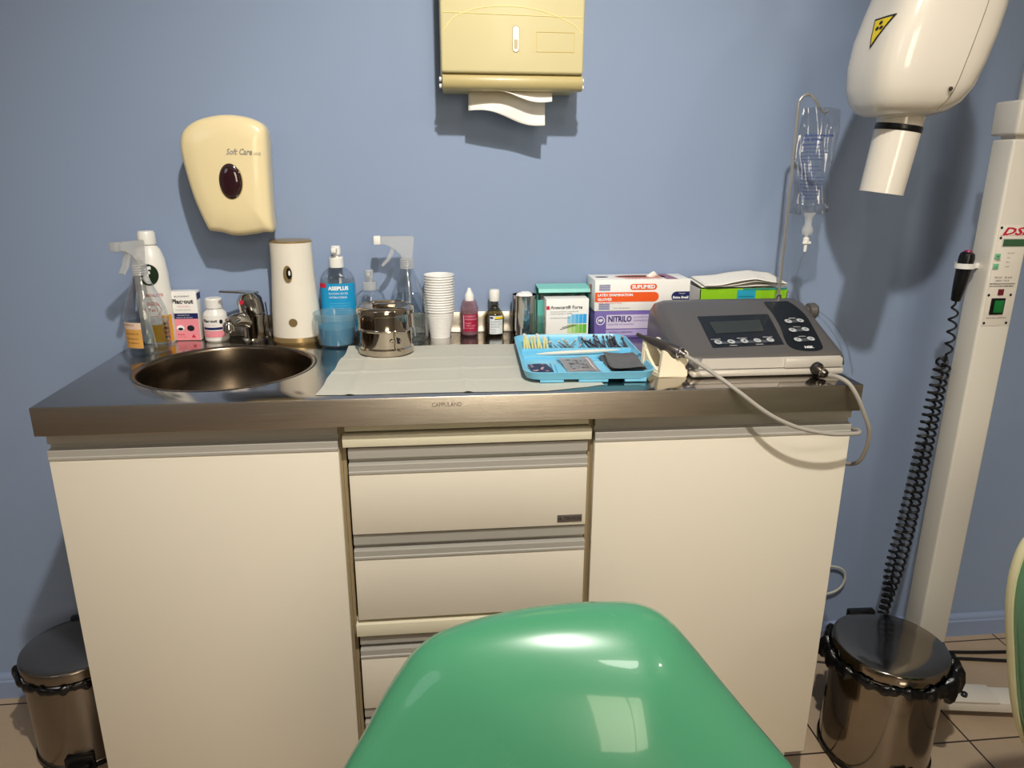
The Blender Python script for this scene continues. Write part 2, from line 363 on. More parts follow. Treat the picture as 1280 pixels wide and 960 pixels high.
# ------------------------------------------------------------------ spray bottles
def spray_bottle(cx, cy, ang, liq, label, nm='spray_bottle', orange_label=False, hs=1.):
    t = thing(nm, (cx, cy, H), label, 'spray bottle')
    MB().lathe([(0, .002), (.030, .0025), (.036, .0), (.0395, .006), (.040, .02), (.040, .062), (.039, .075), (.034, .092), (.024, .118), (.015, .140), (.0115, .146), (.0115, .152)], (cx, cy, H), 40, cap1=False).build('bottle', clearp, t)
    pr = [(0, .004), (.034, .004), (.038, .010), (.0385, .02)]
    if liq > .08: pr += [(.0385, .062), (.0375, .075), (.034, .088), (.0325, .0935 if liq > .095 else liq), (0, .094)]
    else: pr += [(.0385, liq), (0, liq)]
    MB().lathe(pr, (cx, cy, H), 40).build('liquid', liquid, t)
    MB().lathe([(.0135, .147)]+[(.0145-.0008*(i % 2), .148+.0022*i) for i in range(9)]+[(.0125, .168), (0, .168)], (cx, cy, H), 28, cap0=False).build('collar', milkyp, t)
    M = Matrix.Translation((cx, cy, H+.168)) @ Matrix.Rotation(ang, 4, 'Z') @ Matrix.Diagonal((hs, 1, 1, 1))
    P = [(-.009, 0), (.011, 0), (.014, .018), (.0165, .040), (.014, .044), (-.046, .044), (-.05, .041), (-.05, .029), (-.038, .027), (-.022, .018), (-.012, .008)]
    h = MB(); h.rings([[M @ Vector((x, -.008, z)) for x, z in P], [M @ Vector((x, .008, z)) for x, z in P]]); recalc(h); h.build('spray_head', milkyp, t)
    n = MB(); n.box(-.064, -.050, -.0085, .0085, .0275, .0445, .002, M=M); n.build('nozzle', whitep if not orange_label else milkyp, t)
    g = MB(); T = smooth([(-.030, .028), (-.034, .012), (-.041, -.004), (-.050, -.014)], 4) if False else None
    pts = [(-.028, .028), (-.033, .014), (-.040, 0), (-.051, -.013), (-.047, -.016), (-.034, -.004), (-.026, .010), (-.021, .024)]
    g.rings([[M @ Vector((x, -.0055, z)) for x, z in pts], [M @ Vector((x, .0055, z)) for x, z in pts]]); recalc(g); g.build('trigger', milkyp, t)
    MB().tube([(cx, cy, H+.150), (cx+.004, cy, H+.08), (cx+.012, cy, H+.006)], .0019, 8).build('dip_tube', milkyp, t)
    if orange_label:
        l = MB(); f = cyl(cx, cy, .040, e=.0006)
        l.use(mat('orange_label', (214, 160, 84), .5)).surf(f, -.034, .004, H+.014, H+.050, 10)
        l.use(mat('pale_label', (226, 198, 176), .5)).surf(f, -.034, .004, H+.050, H+.063, 10)
        f = cyl(cx, cy, .040, e=.0009); l.use(mat('brown_ink', (120, 70, 40), .5))
        l.text('RESIDUOS', .0045, f, -.031, H+.057, wid=.022); l.text('ALCOHOL 70', .0050, f, -.030, H+.040, wid=.028); l.text('desinfeccion', .0042, f, -.030, H+.031, wid=.026); l.text('uso externo', .004, f, -.030, H+.023, wid=.026)
        l.build('label', None, t)
    return t
spray_bottle(.0535, -.115, math.radians(62), .058, 'clear spray bottle with an orange label at the left of the sink', orange_label=True, hs=.8)
spray_bottle(.553, -.064, math.radians(0), .097, 'clear spray bottle full of liquid behind the steel drum')

# ------------------------------------------------------------------ white cleaner bottle
cx, cy = .0465, -.0385
t = thing('cleaner_bottle', (cx, cy, H), 'white bottle with round dark green emblem behind the left spray bottle', 'bottle')
MB().lathe([(0, 0), (.030, 0), (.0325, .004), (.0325, .10), (.0315, .14), (.0285, .168), (.022, .187), (.0165, .194), (0, .194)], (cx, cy, H), 40, sy=.86).build('bottle', whitep, t)
MB().lathe([(.0145, .194), (.0145, .197), (.017, .197), (.0165, .218), (.014, .2225), (0, .223)], (cx, cy, H), 32, cap0=False).build('cap', whitep, t)
f = cyl(cx, cy, .0325, .028, .0006); g = cyl(cx, cy, .0325, .028, .001); l = MB()
l.use(mat('dark_green_ink', (22, 44, 20), .4)).disc(f, .004, 1.000, .019, .021, 28); l.use(wtxt).text('f', .040, g, -.003, .988, bold=.0012)
l.use(redi).text('ABSOLUTE', .0075, g, -.010, .957, wid=.036); l.text('PODER DE', .0055, g, -.006, .939, wid=.022); l.text('9 en 1', .0095, g, -.004, .927, wid=.016)
l.ringd(g, .004, .931, .0155, .0163, 6)
l.use(mat('amber_label', (222, 158, 40), .5)).surf(f, -.004, .040, .864, .900, 12); l.surf(f, .018, .040, .900, .918, 6)
l.use(ktxt)
for k in range(4): l.surf(g, .020, .030, .872+.009*k, .876+.009*k, 3)
l.build('label', None, t)

# ------------------------------------------------------------------ mouthwash box and bottle
x0, x1, y0, y1 = .0715, .1255, -.0345, -.0075
t = thing('medicine_box', (.096, -.02, H), 'upright pink and white carton with navy band beside the small white bottle', 'box')
MB().box(x0, x1, y0, y1, H, .961, .0006).build('carton', whitec, t)
l = MB(); f = flat(y0-.0005); g = flat(y0-.0009)
l.use(pink).surf(f, x0+.0005, x1-.0005, H+.0005, .905, 1); l.use(navy).surf(f, x0+.0005, x1-.0005, .905, .9165, 1)
l.use(ktxt).text('BUCODENT', .0042, g, x0+.011, .950, wid=.03); l.text('Plac·out', .0125, g, x0+.005, .937, wid=.042, bold=.0004)
l.use(pink).text('COLUTORIO', .0042, g, x0+.015, .9295, wid=.024); l.use(gtxt).text('clorhexidina gluconato', .003, g, x0+.010, .923, wid=.031)
l.use(wtxt).text('ANTISEPTICO', .003, g, x0+.013, .9115, wid=.024); l.text('solucion sin alcohol', .003, g, x0+.010, .907, wid=.032)
l.use(wtxt).disc(g, x0+.0165, .886, .0075, .0062); l.use(ktxt).disc(flat(y0-.0012), x0+.0165, .884, .005, .003); l.disc(g, x0+.0365, .8855, .0072, .0062)
l.use(redi)
for k in range(3): l.disc(g, x0+.011+.005*k, .8725, .0016, .0014, 10)
l.use(redi).text('CONT. 200 ml', .003, g, x0+.009, .866, wid=.02); l.poly([g(x0+.036, .866), g(x0+.045, .866), g(x0+.0405, .873)])
sd = lambda y, z: Vector((x1+.0006, y, z)); l.use(navy).surf(sd, y0+.002, y1-.002, .944, .957, 1)
l.build('print', None, t)
cx, cy = .1590, -.036
t = thing('medicine_bottle', (cx, cy, H), 'small white bottle with pink and navy label left of the tap', 'bottle')
MB().lathe([(0, 0), (.021, 0), (.0235, .003), (.0235, .048), (.022, .058), (.015, .066), (.0145, .069), (0, .069)], (cx, cy, H), 36).build('bottle', whitep, t)
MB().lathe([(.0165, .068)]+[(.0168-.0003*(i % 2), .069+.001*i) for i in range(17)]+[(.015, .088), (0, .0885)], (cx, cy, H), 40, cap0=False).build('cap', whitep, t)
f = cyl(cx, cy, .0235, e=.0005); g = cyl(cx, cy, .0235, e=.0009); l = MB()
l.use(whitec).surf(f, -.026, .026, .870, .915, 16); l.use(pink).surf(g, -.022, .024, .8705, .884, 14); l.use(navy).surf(g, -.022, .024, .886, .891, 14)
l.use(ktxt).text('Plac·out', .0085, g, -.020, .9015, wid=.029, bold=.0003); l.disc(g, .0165, .902, .0035, .0045); l.use(pink).text('COLUTORIO', .003, g, -.012, .8945, wid=.018)
l.use(wtxt).text('200 ml', .003, cyl(cx, cy, .0235, e=.0012), -.018, .878, wid=.01); l.build('label', None, t)

# ------------------------------------------------------------------ blue gel bottle and tub
cx, cy = .409, -.031
t = thing('gel_bottle', (cx, cy, H), 'clear alcohol gel pump bottle with bright blue label behind the plastic tub', 'bottle')
MB().lathe([(0, 0), (.033, 0), (.0362, .004), (.0362, .112), (.034, .126), (.027, .138), (.016, .146), (.012, .148)], (cx, cy, H), 40, sy=.62, cap1=False).build('bottle', clearp, t)
MB().lathe([(0, .002), (.0345, .004), (.0345, .112), (.033, .124), (0, .124)], (cx, cy, H), 40, sy=.6).build('gel', clear('gel', (240, 244, 246), .04, .12, (220, 228, 232)), t)
MB().lathe([(.0145, .147), (.0145, .166), (.013, .168), (.006, .168), (.0055, .174), (0, .174)], (cx, cy, H), 28).build('collar', whitep, t)
MB().lathe([(0, .173), (.0095, .173), (.0105, .184), (.009, .190), (0, .190)], (cx, cy, H), 24).box(cx-.006, cx+.004, cy-.026, cy, H+.178, H+.188, .002).build('pump_head', whitep, t)
f = cyl(cx, cy, .0365, .0228, .0004); g = cyl(cx, cy, .0365, .0228, .0009); l = MB()
l.use(skyb).surf(f, -.044, .044, H+.014, H+.116, 20); l.use(redi).surf(g, -.044, -.022, H+.107, H+.116, 6)
l.use(wtxt).text('ASEPLUS', .0105, g, -.017, H+.103, wid=.042, bold=.0005); l.text('ALCOHOL EN GEL', .0055, g, -.017, H+.094, wid=.040); l.text('ANTIBACTERIAL', .0055, g, -.017, H+.086, wid=.038)
l.use(mat('pale_blue_ink', (90, 180, 215), .5))
for k in range(8): l.surf(g, -.016, .028, H+.040+.005*k, H+.0412+.005*k, 8)
l.build('label', None, t)
cx, cy = .4085, -.099
t = thing('plastic_tub', (cx, cy, H), 'round milky plastic tub half full of blue liquid', 'tub')
MB().lathe([(0, .0), (.030, .0), (.035, .004), (.038, .02), (.0400, .052), (.0425, .054), (.0435, .065), (.0420, .0675), (.0410, .065), (.0395, .056), (.0385, .052), (.0365, .02), (.033, .005), (0, .003)], (cx, cy, H), 48).build('tub_wall', milky2, t)
MB().lathe([(0, .0035), (.031, .0045), (.0355, .02), (.0370, .038), (0, .038)], (cx, cy, H), 40).build('liquid', blueliq, t)

# ------------------------------------------------------------------ steel drum
cx, cy, Z = .512, -.171, .8625
t = thing('steel_drum', (cx, cy, Z), 'round polished steel sterilising drum standing on the paper sheet', 'canister')
MB().lathe([(0, 0), (.050, 0), (.0525, .002), (.0528, .012), (.0505, .014), (.0495, .015), (.0495, .046), (.0525, .048)], (cx, cy, Z), 56, cap1=False).build('body', canst, t)
MB().lathe([(.050, .045), (.0528, .046), (.0538, .048), (.0528, .050), (.0522, .052), (.0522, .077), (.0535, .078)], (cx, cy, Z), 56, cap0=False, cap1=False).build('sliding_band', canst, t)
MB().lathe([(.0535, .076), (.0548, .077), (.0550, .086), (.0535, .089), (.048, .092), (.047, .0905), (0, .0915)], (cx, cy, Z), 56, cap0=False).build('lid', canst, t)
hl = MB(); hl.tube(smooth([(cx-.020, cy-.004, Z+.092), (cx-.018, cy-.004, Z+.097), (cx, cy-.004, Z+.098), (cx+.018, cy-.004, Z+.097), (cx+.020, cy-.004, Z+.092)], 5), .003, 8)
hl.box(cx-.022, cx+.022, cy-.012, cy+.012, Z+.091, Z+.0935, .001); hl.build('lid_handle', canst, t)
f = cyl(cx, cy, .0522, e=.0016); v = MB(); v.use(mat('vent_bronze', (126, 106, 88), .22, metal=1)).surf(f, -.050, -.018, Z+.052, Z+.0735, 10, 2); v.use(canst).surf(cyl(cx, cy, .0522, e=.0022), -.049, -.019, Z+.069, Z+.0735, 8); v.use(ktxt).surf(cyl(cx, cy, .0522, e=.0022), -.0335, -.032, Z+.056, Z+.064, 1); v.build('vent_plate', None, t)
g = cyl(cx, cy, .0495, e=.002); q = MB(); q.use(canst).surf(g, .010, .030, Z+.027, Z+.033, 5); q.use(ktxt).disc(cyl(cx, cy, .0495, e=.0026), .026, Z+.030, .0055, .0055, 14)
for px_, pz_, r_ in ((.014, Z+.030, .004), (.030, Z+.030, .003)): q.use(canst).ringd(cyl(cx, cy, .0495, e=.004), px_, pz_, r_*.5, r_, 12)
q.use(canst).tube([g(.020, Z+.046)+Vector((0, -.003, 0)), g(.0215, Z+.030)+Vector((0, -.004, 0)), g(.0215, Z+.013)+Vector((0, -.003, 0)), g(.030, Z+.010)+Vector((0, -.002, 0))], .0013, 6)
q.tube([g(.024, Z+.047)+Vector((0, -.002, 0)), g(.034, Z+.045)+Vector((0, -.003, 0)), g(.042, Z+.044)+Vector((0, -.002, 0))], .0022, 6)
q.build('latch', None, t)

# small pump bottle behind the drum
cx, cy = .4775, -.074
t = thing('pump_bottle', (cx, cy, H), 'small clear pump bottle with milky pump peeping out behind the drum', 'bottle')
MB().lathe([(0, 0), (.028, 0), (.031, .004), (.031, .085), (.027, .098), (.016, .106), (.012, .108)], (cx, cy, H), 36, cap1=False).build('bottle', clearp, t)
MB().lathe([(.0135, .106), (.0145, .107), (.0145, .122), (.0135, .123), (.007, .123), (.0065, .130), (0, .130)], (cx, cy, H), 24).build('collar', milkyp, t)
MB().lathe([(0, .129), (.0085, .129), (.0085, .145), (.007, .147), (0, .147)], (cx, cy, H), 24).box(cx-.004, cx+.004, cy-.022, cy, H+.136, H+.144, .002).build('pump_head', milkyp, t)

# ------------------------------------------------------------------ cups
cup0 = None; cc = (.617, -.0425)
cupm = mat('cup_plastic', (240, 238, 234), .4, var=.01, sss=.15)
for i in range(15):
    if i == 0:
        prof = [(0, .002), (.0200, .002), (.0205, 0), (.0215, 0)]
        for k in range(9): prof += [(.0215+.0009*k, .004+.0055*k), (.0220+.0009*k, .0045+.0055*k)]
        prof += [(.0298, .0545), (.0312, .055), (.0318, .0562), (.0312, .0575), (.0300, .057), (.0290, .0535), (.0205, .004), (0, .0035)]
        m = MB().lathe(prof, (cc[0], cc[1], H), 40); cup0 = m.build('paper_cup', cupm, org=(cc[0], cc[1], H)); o = cup0
    else:
        o = cup0.copy(); col.objects.link(o); o.location = (cc[0]+random.uniform(-.0006, .0006), cc[1]+random.uniform(-.0004, .0004), H+.0053*i); o.rotation_euler.z = random.random()
    tag(o, 'white disposable cup nested in the stack of cups' if 0 < i < 14 else ('bottom white disposable cup of the stack, its whole side showing' if i == 0 else 'topmost white disposable cup, open rim of the stack'), 'cup', 'white disposable cups nested in one stack')

# ------------------------------------------------------------------ dropper bottle
cx, cy = .680, -.0275
t = thing('dropper_bottle', (cx, cy, H), 'small dropper bottle of magenta liquid with white pointed cap', 'bottle')
MB().lathe([(0, 0), (.017, 0), (.0188, .002), (.0188, .058), (.018, .062), (.0165, .0625), (.016, .070), (.013, .0735), (.008, .074)], (cx, cy, H), 32, cap1=False).build('bottle', clear('pinkish_plastic', (238, 215, 220), .12, .3, (225, 190, 200)), t)
MB().lathe([(0, .002), (.0172, .003), (.0175, .048), (0, .048)], (cx, cy, H), 32).build('liquid', redliq, t)
MB().lathe([(.0095, .073), (.0098, .084), (.0085, .087), (.0045, .095), (.0035, .0995), (0, .100)], (cx, cy, H), 24, cap0=False).build('cap', whitep, t)
f = cyl(cx, cy, .0188, e=.0005); g = cyl(cx, cy, .0188, e=.0009); l = MB(); l.use(mat('crimson_label', (160, 24, 62), .4)).surf(f, -.016, .016, H+.010, H+.046, 12); l.use(mat('pink_ink', (232, 180, 196), .5))
l.text('EUGENOL', .0052, g, -.010, H+.0405, wid=.022); l.text('REVELADOR', .0042, g, -.010, H+.0345, wid=.024); l.text('de placa', .0042, g, -.010, H+.0265, wid=.012); l.text('10 ml', .004, g, -.010, H+.021, wid=.018); l.text('uso dental', .0035, g, -.010, H+.016, wid=.018)
l.surf(g, -.0145, -.0125, H+.014, H+.044, 1); l.build('label', None, t)
# glass vial
cx, cy = .733, -.030
t = thing('glass_vial', (cx, cy, H), 'small round glass bottle with white label, yellow strip and white cap', 'bottle')
MB().lathe([(0, 0), (.018, 0), (.0205, .003), (.0208, .038), (.018, .047), (.0095, .058), (.0085, .062), (.0105, .064), (.0085, .066), (.0085, .072)], (cx, cy, H), 32, cap1=False).build('bottle', clear('olive_glass', (196, 192, 160), .35), t)
MB().lathe([(0, .003), (.0185, .004), (.0195, .030), (0, .030)], (cx, cy, H), 32).build('liquid', clear('pale_oil', (208, 200, 150), .05), t)
MB().lathe([(.0105, .072), (.0112, .074), (.0112, .093), (.0098, .096), (0, .096)], (cx, cy, H), 24).build('cap', whitep, t)
f = cyl(cx, cy, .0208, e=.0004); g = cyl(cx, cy, .0208, e=.0008); l = MB(); l.use(mat('pale_blue_card', (214, 222, 226), .5)).surf(f, -.012, .018, H+.004, H+.043, 10); l.use(yellow).surf(g, -.001, .018, H+.0365, H+.041, 8); l.use(navy).surf(g, -.001, .018, H+.035, H+.0365, 8); l.surf(g, -.011, -.004, H+.037, H+.041, 2)
l.use(gtxt)
for k in range(5): l.text(('EUGENOL', 'FRASCO 20 ml', 'USO DENTAL', 'lote', 'industria')[k], .0045, g, -.010, H+.029-.0055*k, wid=(.022, .024, .02, .012, .012)[k])
l.build('label', None, t)
# cotton canister
cx, cy = .797, -.036
t = thing('cotton_canister', (cx, cy, H), 'polished steel beaker filled with white cotton left of the cartons', 'canister')
MB().lathe([(0, 0), (.024, 0), (.0265, .002), (.0265, .084), (.0275, .0845), (.0275, .086), (.0255, .086), (.0250, .07), (0, .07)], (cx, cy, H), 48).build('beaker', chrome, t)
ctm = MB()
for k in range(16):
    a = random.random()*6.28; r = .016*math.sqrt(random.random()); s_ = random.uniform(.006, .0095)
    ctm.lathe([(0, -1), (.6, -.8), (1, 0), (.75, .6), (0, 1)], (0, 0, 0), 10, M=Matrix.Translation((cx+r*math.cos(a), cy+r*math.sin(a), H+.086-r*.15)) @ Matrix.Diagonal((s_, s_, s_*.8, 1)))
ctm.build('cotton', mat('cotton', (242, 242, 240), .9, bump=1, bscale=300), t)
# small glass
cx, cy = .829, -.074
t = MB().lathe([(0, 0), (.0105, 0), (.0112, .002), (.0118, .046), (.0108, .046), (.0102, .004), (0, .003)], (cx, cy, H), 28).build('small_glass', clearg, org=(cx, cy, H)); tag(t, 'tiny empty clear glass beside the teal carton', 'glass')

# ------------------------------------------------------------------ teal carton (open) and anaesthetic carton
t = thing('teal_carton', (.885, -.03, H), 'open teal carton leaning at the wall behind the white anaesthetic box', 'box')
m = MB(); x0, x1, y0, y1 = .8235, .9345, -.046, -.009
m.box(x0, x1, y0, y0+.001, H, .935); m.box(x0, x1, y1-.001, y1, H, .962); m.box(x0, x0+.001, y0+.001, y1-.001, H, .945); m.box(x1-.001, x1, y0+.001, y1-.001, H, .945); m.box(x0, x1, y0+.001, y1-.001, H, H+.001); m.build('carton', teal, t)
m = MB(); m.prism([(x0, y1, .9625), (x1, y1, .9625), (x1+.002, y1-.036, .957), (x0+.002, y1-.036, .957)], (0, 0, .0012)); m.prism([(x0+.002, y1-.036, .9582), (x1+.002, y1-.036, .9582), (x1+.002, y1-.040, .951), (x0+.002, y1-.040, .951)], (0, -.001, 0)); recalc(m); m.build('lid', mat('teal_lid', (128, 200, 192), .4), t)
for k in range(4):
    o = MB().tube([(x0+.012+.028*k, -.027, H+.004), (x0+.013+.028*k, -.028, .944)], .0075, 12).build('anaesthetic_cartridge', clear('cartridge', (220, 220, 215), .3, .4), org=(x0+.012+.028*k, -.027, H+.001)); tag(o, 'glass cartridge standing inside the open teal carton', 'cartridge', 'glass cartridges inside the open teal carton')
t = thing('anaesthetic_carton', (.88, -.068, H), 'white carton printed Anescart Forte with blue and green bars', 'box')
x0, x1, y0, y1 = .836, .9255, -.088, -.0485
MB().box(x0, x1, y0, y1, H, .9435, .0006).build('carton', whitec, t)
l = MB(); f = flat(y0-.0005); g = flat(y0-.0009); l.use(redi).surf(f, x0+.0005, x0+.007, .922, .9295, 1); l.use(ktxt).text('Anescart® Forte', .0098, g, x0+.009, .9235, wid=.067, bold=.0001)
l.use(gtxt).text('Carticaina clorhidrato, L-adrenalina 4%', .0040, g, x0+.009, .9165, wid=.058); l.text('Solucion inyectable 1:100.000', .0040, g, x0+.009, .912, wid=.045); l.use(ktxt).text('50 cartuchos de 1,8 ml cada uno', .0034, g, x0+.009, .9035, wid=.040)
for k in range(5):
    xa = x0+.045+.0082*k; c = (150+(-30)*k, 205-10*k, 236); c2 = (190-25*k, 220-10*k, 150-25*k)
    l.use(mat('blue_bar_%d' % k, (max(c[0], 40), c[1], c[2]), .45)).surf(f, xa, xa+.0076, .8925, .912-(.004 if k < 1 else 0), 1)
    l.use(mat('green_bar_%d' % k, (c2[0], c2[1], max(c2[2], 40)), .45)).surf(f, xa, xa+.0076, .872, .8905, 1)
l.use(ktxt).tube([(x0+.030, y0-.001, .880), (x0+.064, y0-.001, .889)], .0006, 4); l.tube([(x0+.034, y0-.001, .884), (x0+.060, y0-.001, .8905)], .0005, 4); l.build('print', None, t)

# ------------------------------------------------------------------ glove boxes
t = thing('glove_box', (1.04, -.05, H), 'purple nitrile glove box, the lower of the two stacked', 'box')
x0, x1, y0, y1, z0, z1 = .938, 1.139, -.090, -.010, H, .9175
MB().box(x0, x1, y0, y1, z0, z1, .0008).build('carton', purple, t)
l = MB(); f = flat(y0-.0005); g = flat(y0-.0009); h = flat(y0-.0013)
l.use(lilac).surf(f, x0+.025, x1-.002, z0+.020, z1-.008, 1); l.use(mat('lilac2', (170, 158, 205), .45)).surf(f, x0+.025, x1-.002, z0+.005, z0+.018, 1)
l.use(mat('deep_purple_ink', (52, 40, 110), .5)).text('NITRILO', .0165, g, x0+.0285, z1-.0225, wid=.050, bold=.0006); l.use(purple).text('CAJA POR 100 GUANTES', .0045, g, x0+.0285, z1-.030, wid=.055); l.text('GUANTES DE', .005, g, x0+.083, z1-.0155, wid=.030); l.text('EXAMINACION', .005, g, x0+.083, z1-.0225, wid=.034)
l.use(mat('deep_purple_ink', (52, 40, 110), .5)).text('SIN POLVO  AMBIDIESTRO', .0045, g, x0+.032, z0+.0105, wid=.05)
l.use(wtxt).ringd(g, x0+.0125, z1-.020, .0078, .0092); l.text('MP', .0075, g, x0+.0125, z1-.0225, 'CENTER', bold=.0004, wid=.010); l.build('print', None, t)
t = thing('glove_box', (1.04, -.05, .918), 'white and orange latex glove box, on top of the purple one', 'box')
x0, x1, z0, z1 = .9365, 1.1385, .918, .9825
MB().box(x0, x1, y0-.001, y1, z0, z1, .0008).build('carton', whitec, t)
l = MB(); f = flat(y0-.0015); g = flat(y0-.0019); h = flat(y0-.0023)
def pill(mb, fn, xa, xb, za, zb, left=True, right=True, n=8):
    r = (zb-za)/2; zc = (za+zb)/2; P = []
    if right: P += [(xb-r+r*math.sin(PI*k/n), zc-r*math.cos(PI*k/n)) for k in range(n+1)]
    else: P += [(xb, za), (xb, zb)]
    if left: P += [(xa+r-r*math.sin(PI*k/n), zc+r*math.cos(PI*k/n)) for k in range(n+1)]
    else: P += [(xa, zb), (xa, za)]
    mb.poly([fn(*p) for p in P])
l.use(orange); pill(l, f, x0+.0005, x0+.136, z0+.019, z0+.039, left=False); pill(l, f, x0+.074, x0+.131, z0+.0435, z0+.056); l.use(navy); pill(l, f, x0+.163, x1-.0005, z0+.018, z0+.039, right=False)
l.use(wtxt).text('SUPLIMED', .0105, g, x0+.078, z0+.0465, wid=.049, bold=.0005); l.text('LATEX EXAMINATION', .0072, g, x0+.006, z0+.031, wid=.074, bold=.0003); l.text('GLOVES', .0072, g, x0+.006, z0+.022, wid=.030, bold=.0003)
l.text('Extra Small', .0070, g, x0+.166, z0+.0245, wid=.033, bold=.0003); l.text('Tamaño', .0035, g, x0+.178, z0+.034, wid=.014)
for zz in (z0+.003, z0+.0425):
    l.use(mat('slate_ink', (104, 108, 160), .5))
    for k in range(5): l.surf(f, x0+.009, x0+.032, zz+.0027*k, zz+.0027*k+.0016, 1)
l.use(orange).text('100 GUANTES', .0032, g, x0+.006, z0+.0155, wid=.05); l.use(gtxt).text('Lote  Vencimiento', .0035, g, x0+.040, z0+.005, wid=.034)
tp = lambda x, y: Vector((x, y, z1+.0005)); tp2 = lambda x, y: Vector((x, y, z1+.0009))
l.use(mat('salmon_ink', (222, 140, 124), .5)).disc(tp, x0+.105, -.050, .055, .022); l.use(navy).disc(tp, x0+.022, -.050, .014, .007); l.use(orange).text('LATEX GLOVES', .012, tp2, x0+.065, -.083, wid=.08)
l.use(mat('slot_dark', (84, 56, 52), .7)).disc(tp2, x0+.100, -.048, .045, .010)
l.use(mat('mauve_ink', (150, 110, 130), .5)); l.poly([tp(x1-.05, y0+.002), tp(x1-.025, y0+.002), tp(x1-.030, y1-.002), tp(x1-.055, y1-.002)])
ls = lambda y, z: Vector((x0-.0006, y, z)); l.use(mat('brick_ink', (190, 96, 78), .5)).surf(ls, -.06, -.04, z0+.03, z0+.05, 1)
l.build('print', None, t)
m = MB(); P = [(x0+.118, -.050, z1), (x0+.126, -.052, z1+.006), (x0+.134, -.049, z1+.010), (x0+.138, -.046, z1+.008), (x0+.146, -.046, z1)]
m.rings([[Vector((x, y-.006, z1)), Vector((x, y, z+.001)), Vector((x+.001, y+.007, z1))] for x, y, z in P], False, False, closed=False); m.build('protruding_glove', tissue, t, solid=.001)

# ------------------------------------------------------------------ green tissue box + folded sheets
t = thing('mask_box', (1.25, -.055, H), 'lime green carton with blue middle behind the grey motor', 'box')
x0, x1, y0, y1 = 1.158, 1.348, -.100, -.012
m = MB(); m.use(limeg); m.box(x0, x1, y0, y0+.0015, H, .963); m.use(whitec); m.box(x0, x1, y1-.0015, y1, H, .962); m.box(x0, x0+.0015, y0, y1, H, .962); m.box(x1-.0015, x1, y0, y1, H, .955); m.box(x0, x1, y0, y1, H, H+.001)
m.build('carton', None, t)
l = MB(); l.use(cyanc); l.surf(flat(y0-.0005), x0+.080, x0+.120, H+.002, .960, 1); l.use(mat('deep_cyan', (24, 120, 150), .5))
for k in range(4): l.surf(flat(y0-.0009), x0+.084, x0+.116, .945-.012*k, .947-.012*k, 1)
l.use(mat('teal_edge', (40, 140, 130), .5)).surf(flat(y0-.0009), x0+.092, x1-.002, .9595, .963, 1); l.build('print', None, t)
for k in range(3):
    def fn(x, y, k=k):
        u = (x-x0)/(x1-x0); v = (y-y0)/(y1-y0)
        return Vector((x, y, .9665+.0035*k+.006*v+.008*max(0, 1-abs(u-.62-.1*v)*2.6)*(k/2+.4)+.0015*math.sin(u*9+k*2)))
    o = MB().surf(fn, x0+.002+.004*k, x1-.002-.002*k, y0-.004*k-.002, y1-.004, 24, 12).build('gauze_sheet', tissue, solid=.0012)
    tag(o, ('lowest white folded sheet lying in the lime green box', 'middle white folded sheet lying in the lime green box', 'top white folded sheet peaked over the lime green box')[k], 'sheet', 'white folded sheets on the lime green box')

# ------------------------------------------------------------------ paper sheet on worktop
def nap(x, y):
    u = (x-.417)/.46
    e = .0
    z = H+.0008+.0022*max(0, 1-abs(u-.48+.1*y)*60)+.0018*max(0, 1-abs(u-.16-.1*y)*60)+.0022*max(0, 1-abs(y+.31-.02*u)*120)+.0018*max(0, 1-abs(y+.215+.015*u)*120)+.0015*max(0, 1-abs(y+.375)*140)*(u > .2)+.0004*math.sin(x*31)*math.sin(y*43)
    z += .006*max(0, (y+.16)/.045)*max(0, 1-abs(x-.445)/.05)*.5
    return Vector((x+.0012*math.sin(y*60), y+.0015*math.sin(x*22)+(.018*max(0, u-.80)/.15+.004*math.sin(x*160)*max(0, u-.75) if y < -.3 else 0), z))
pm = mat('crepe_paper', (190, 188, 177), .6, var=.03, scale=8, bump=.25, bscale=120)
m = MB()
def nap2(s, q):   # quadrilateral sheet
    A = Vector((.417, -.440, 0)); B = Vector((.885, -.452, 0)); C = Vector((.850, -.128, 0)); Dd = Vector((.436, -.124, 0))
    p = (A*(1-s)+B*s)*(1-q)+(Dd*(1-s)+C*s)*q; return nap(p.x, p.y)
m.surf(nap2, 0, 1, 0, 1, 90, 60); o = m.build('paper_sheet', pm, angle=60); tag(o, 'pale crepe paper sheet spread over the middle of the worktop', 'paper')

# ------------------------------------------------------------------ blue instrument tray
tc_, tw, td, rot = Vector((.8695, -.276, 0)), .1115, .141, math.radians(-2.5)
RT = Matrix.Translation((tc_.x, tc_.y, 0)) @ Matrix.Rotation(rot, 4, 'Z')
def rrect(w, d, r, z, n=6, M=RT):
    P = []
    for cx_, cy_, a0 in ((w-r, d-r, 0), (-w+r, d-r, PI/2), (-w+r, -d+r, PI), (w-r, -d+r, 1.5*PI)):
        for k in range(n+1): a = a0+PI/2*k/n; P.append(M @ Vector((cx_+r*math.cos(a), cy_+r*math.sin(a), z)))
    return P
Z0 = H+.0035
t = thing('instrument_tray', (tc_.x, tc_.y, Z0), 'light blue divided plastic instrument tray on the edge of the paper sheet', 'tray')
m = MB(); m.rings([rrect(tw-.008, td-.008, .022, Z0+.004), rrect(tw-.004, td-.004, .024, Z0+.004), rrect(tw, td, .027, Z0+.0145), rrect(tw+.001, td+.001, .028, Z0+.0168), rrect(tw-.002, td-.002, .026, Z0+.0172), rrect(tw-.006, td-.006, .023, Z0+.009), rrect(tw-.010, td-.010, .020, Z0+.0065)])
recalc(m); m.build('shell', trayb, t)
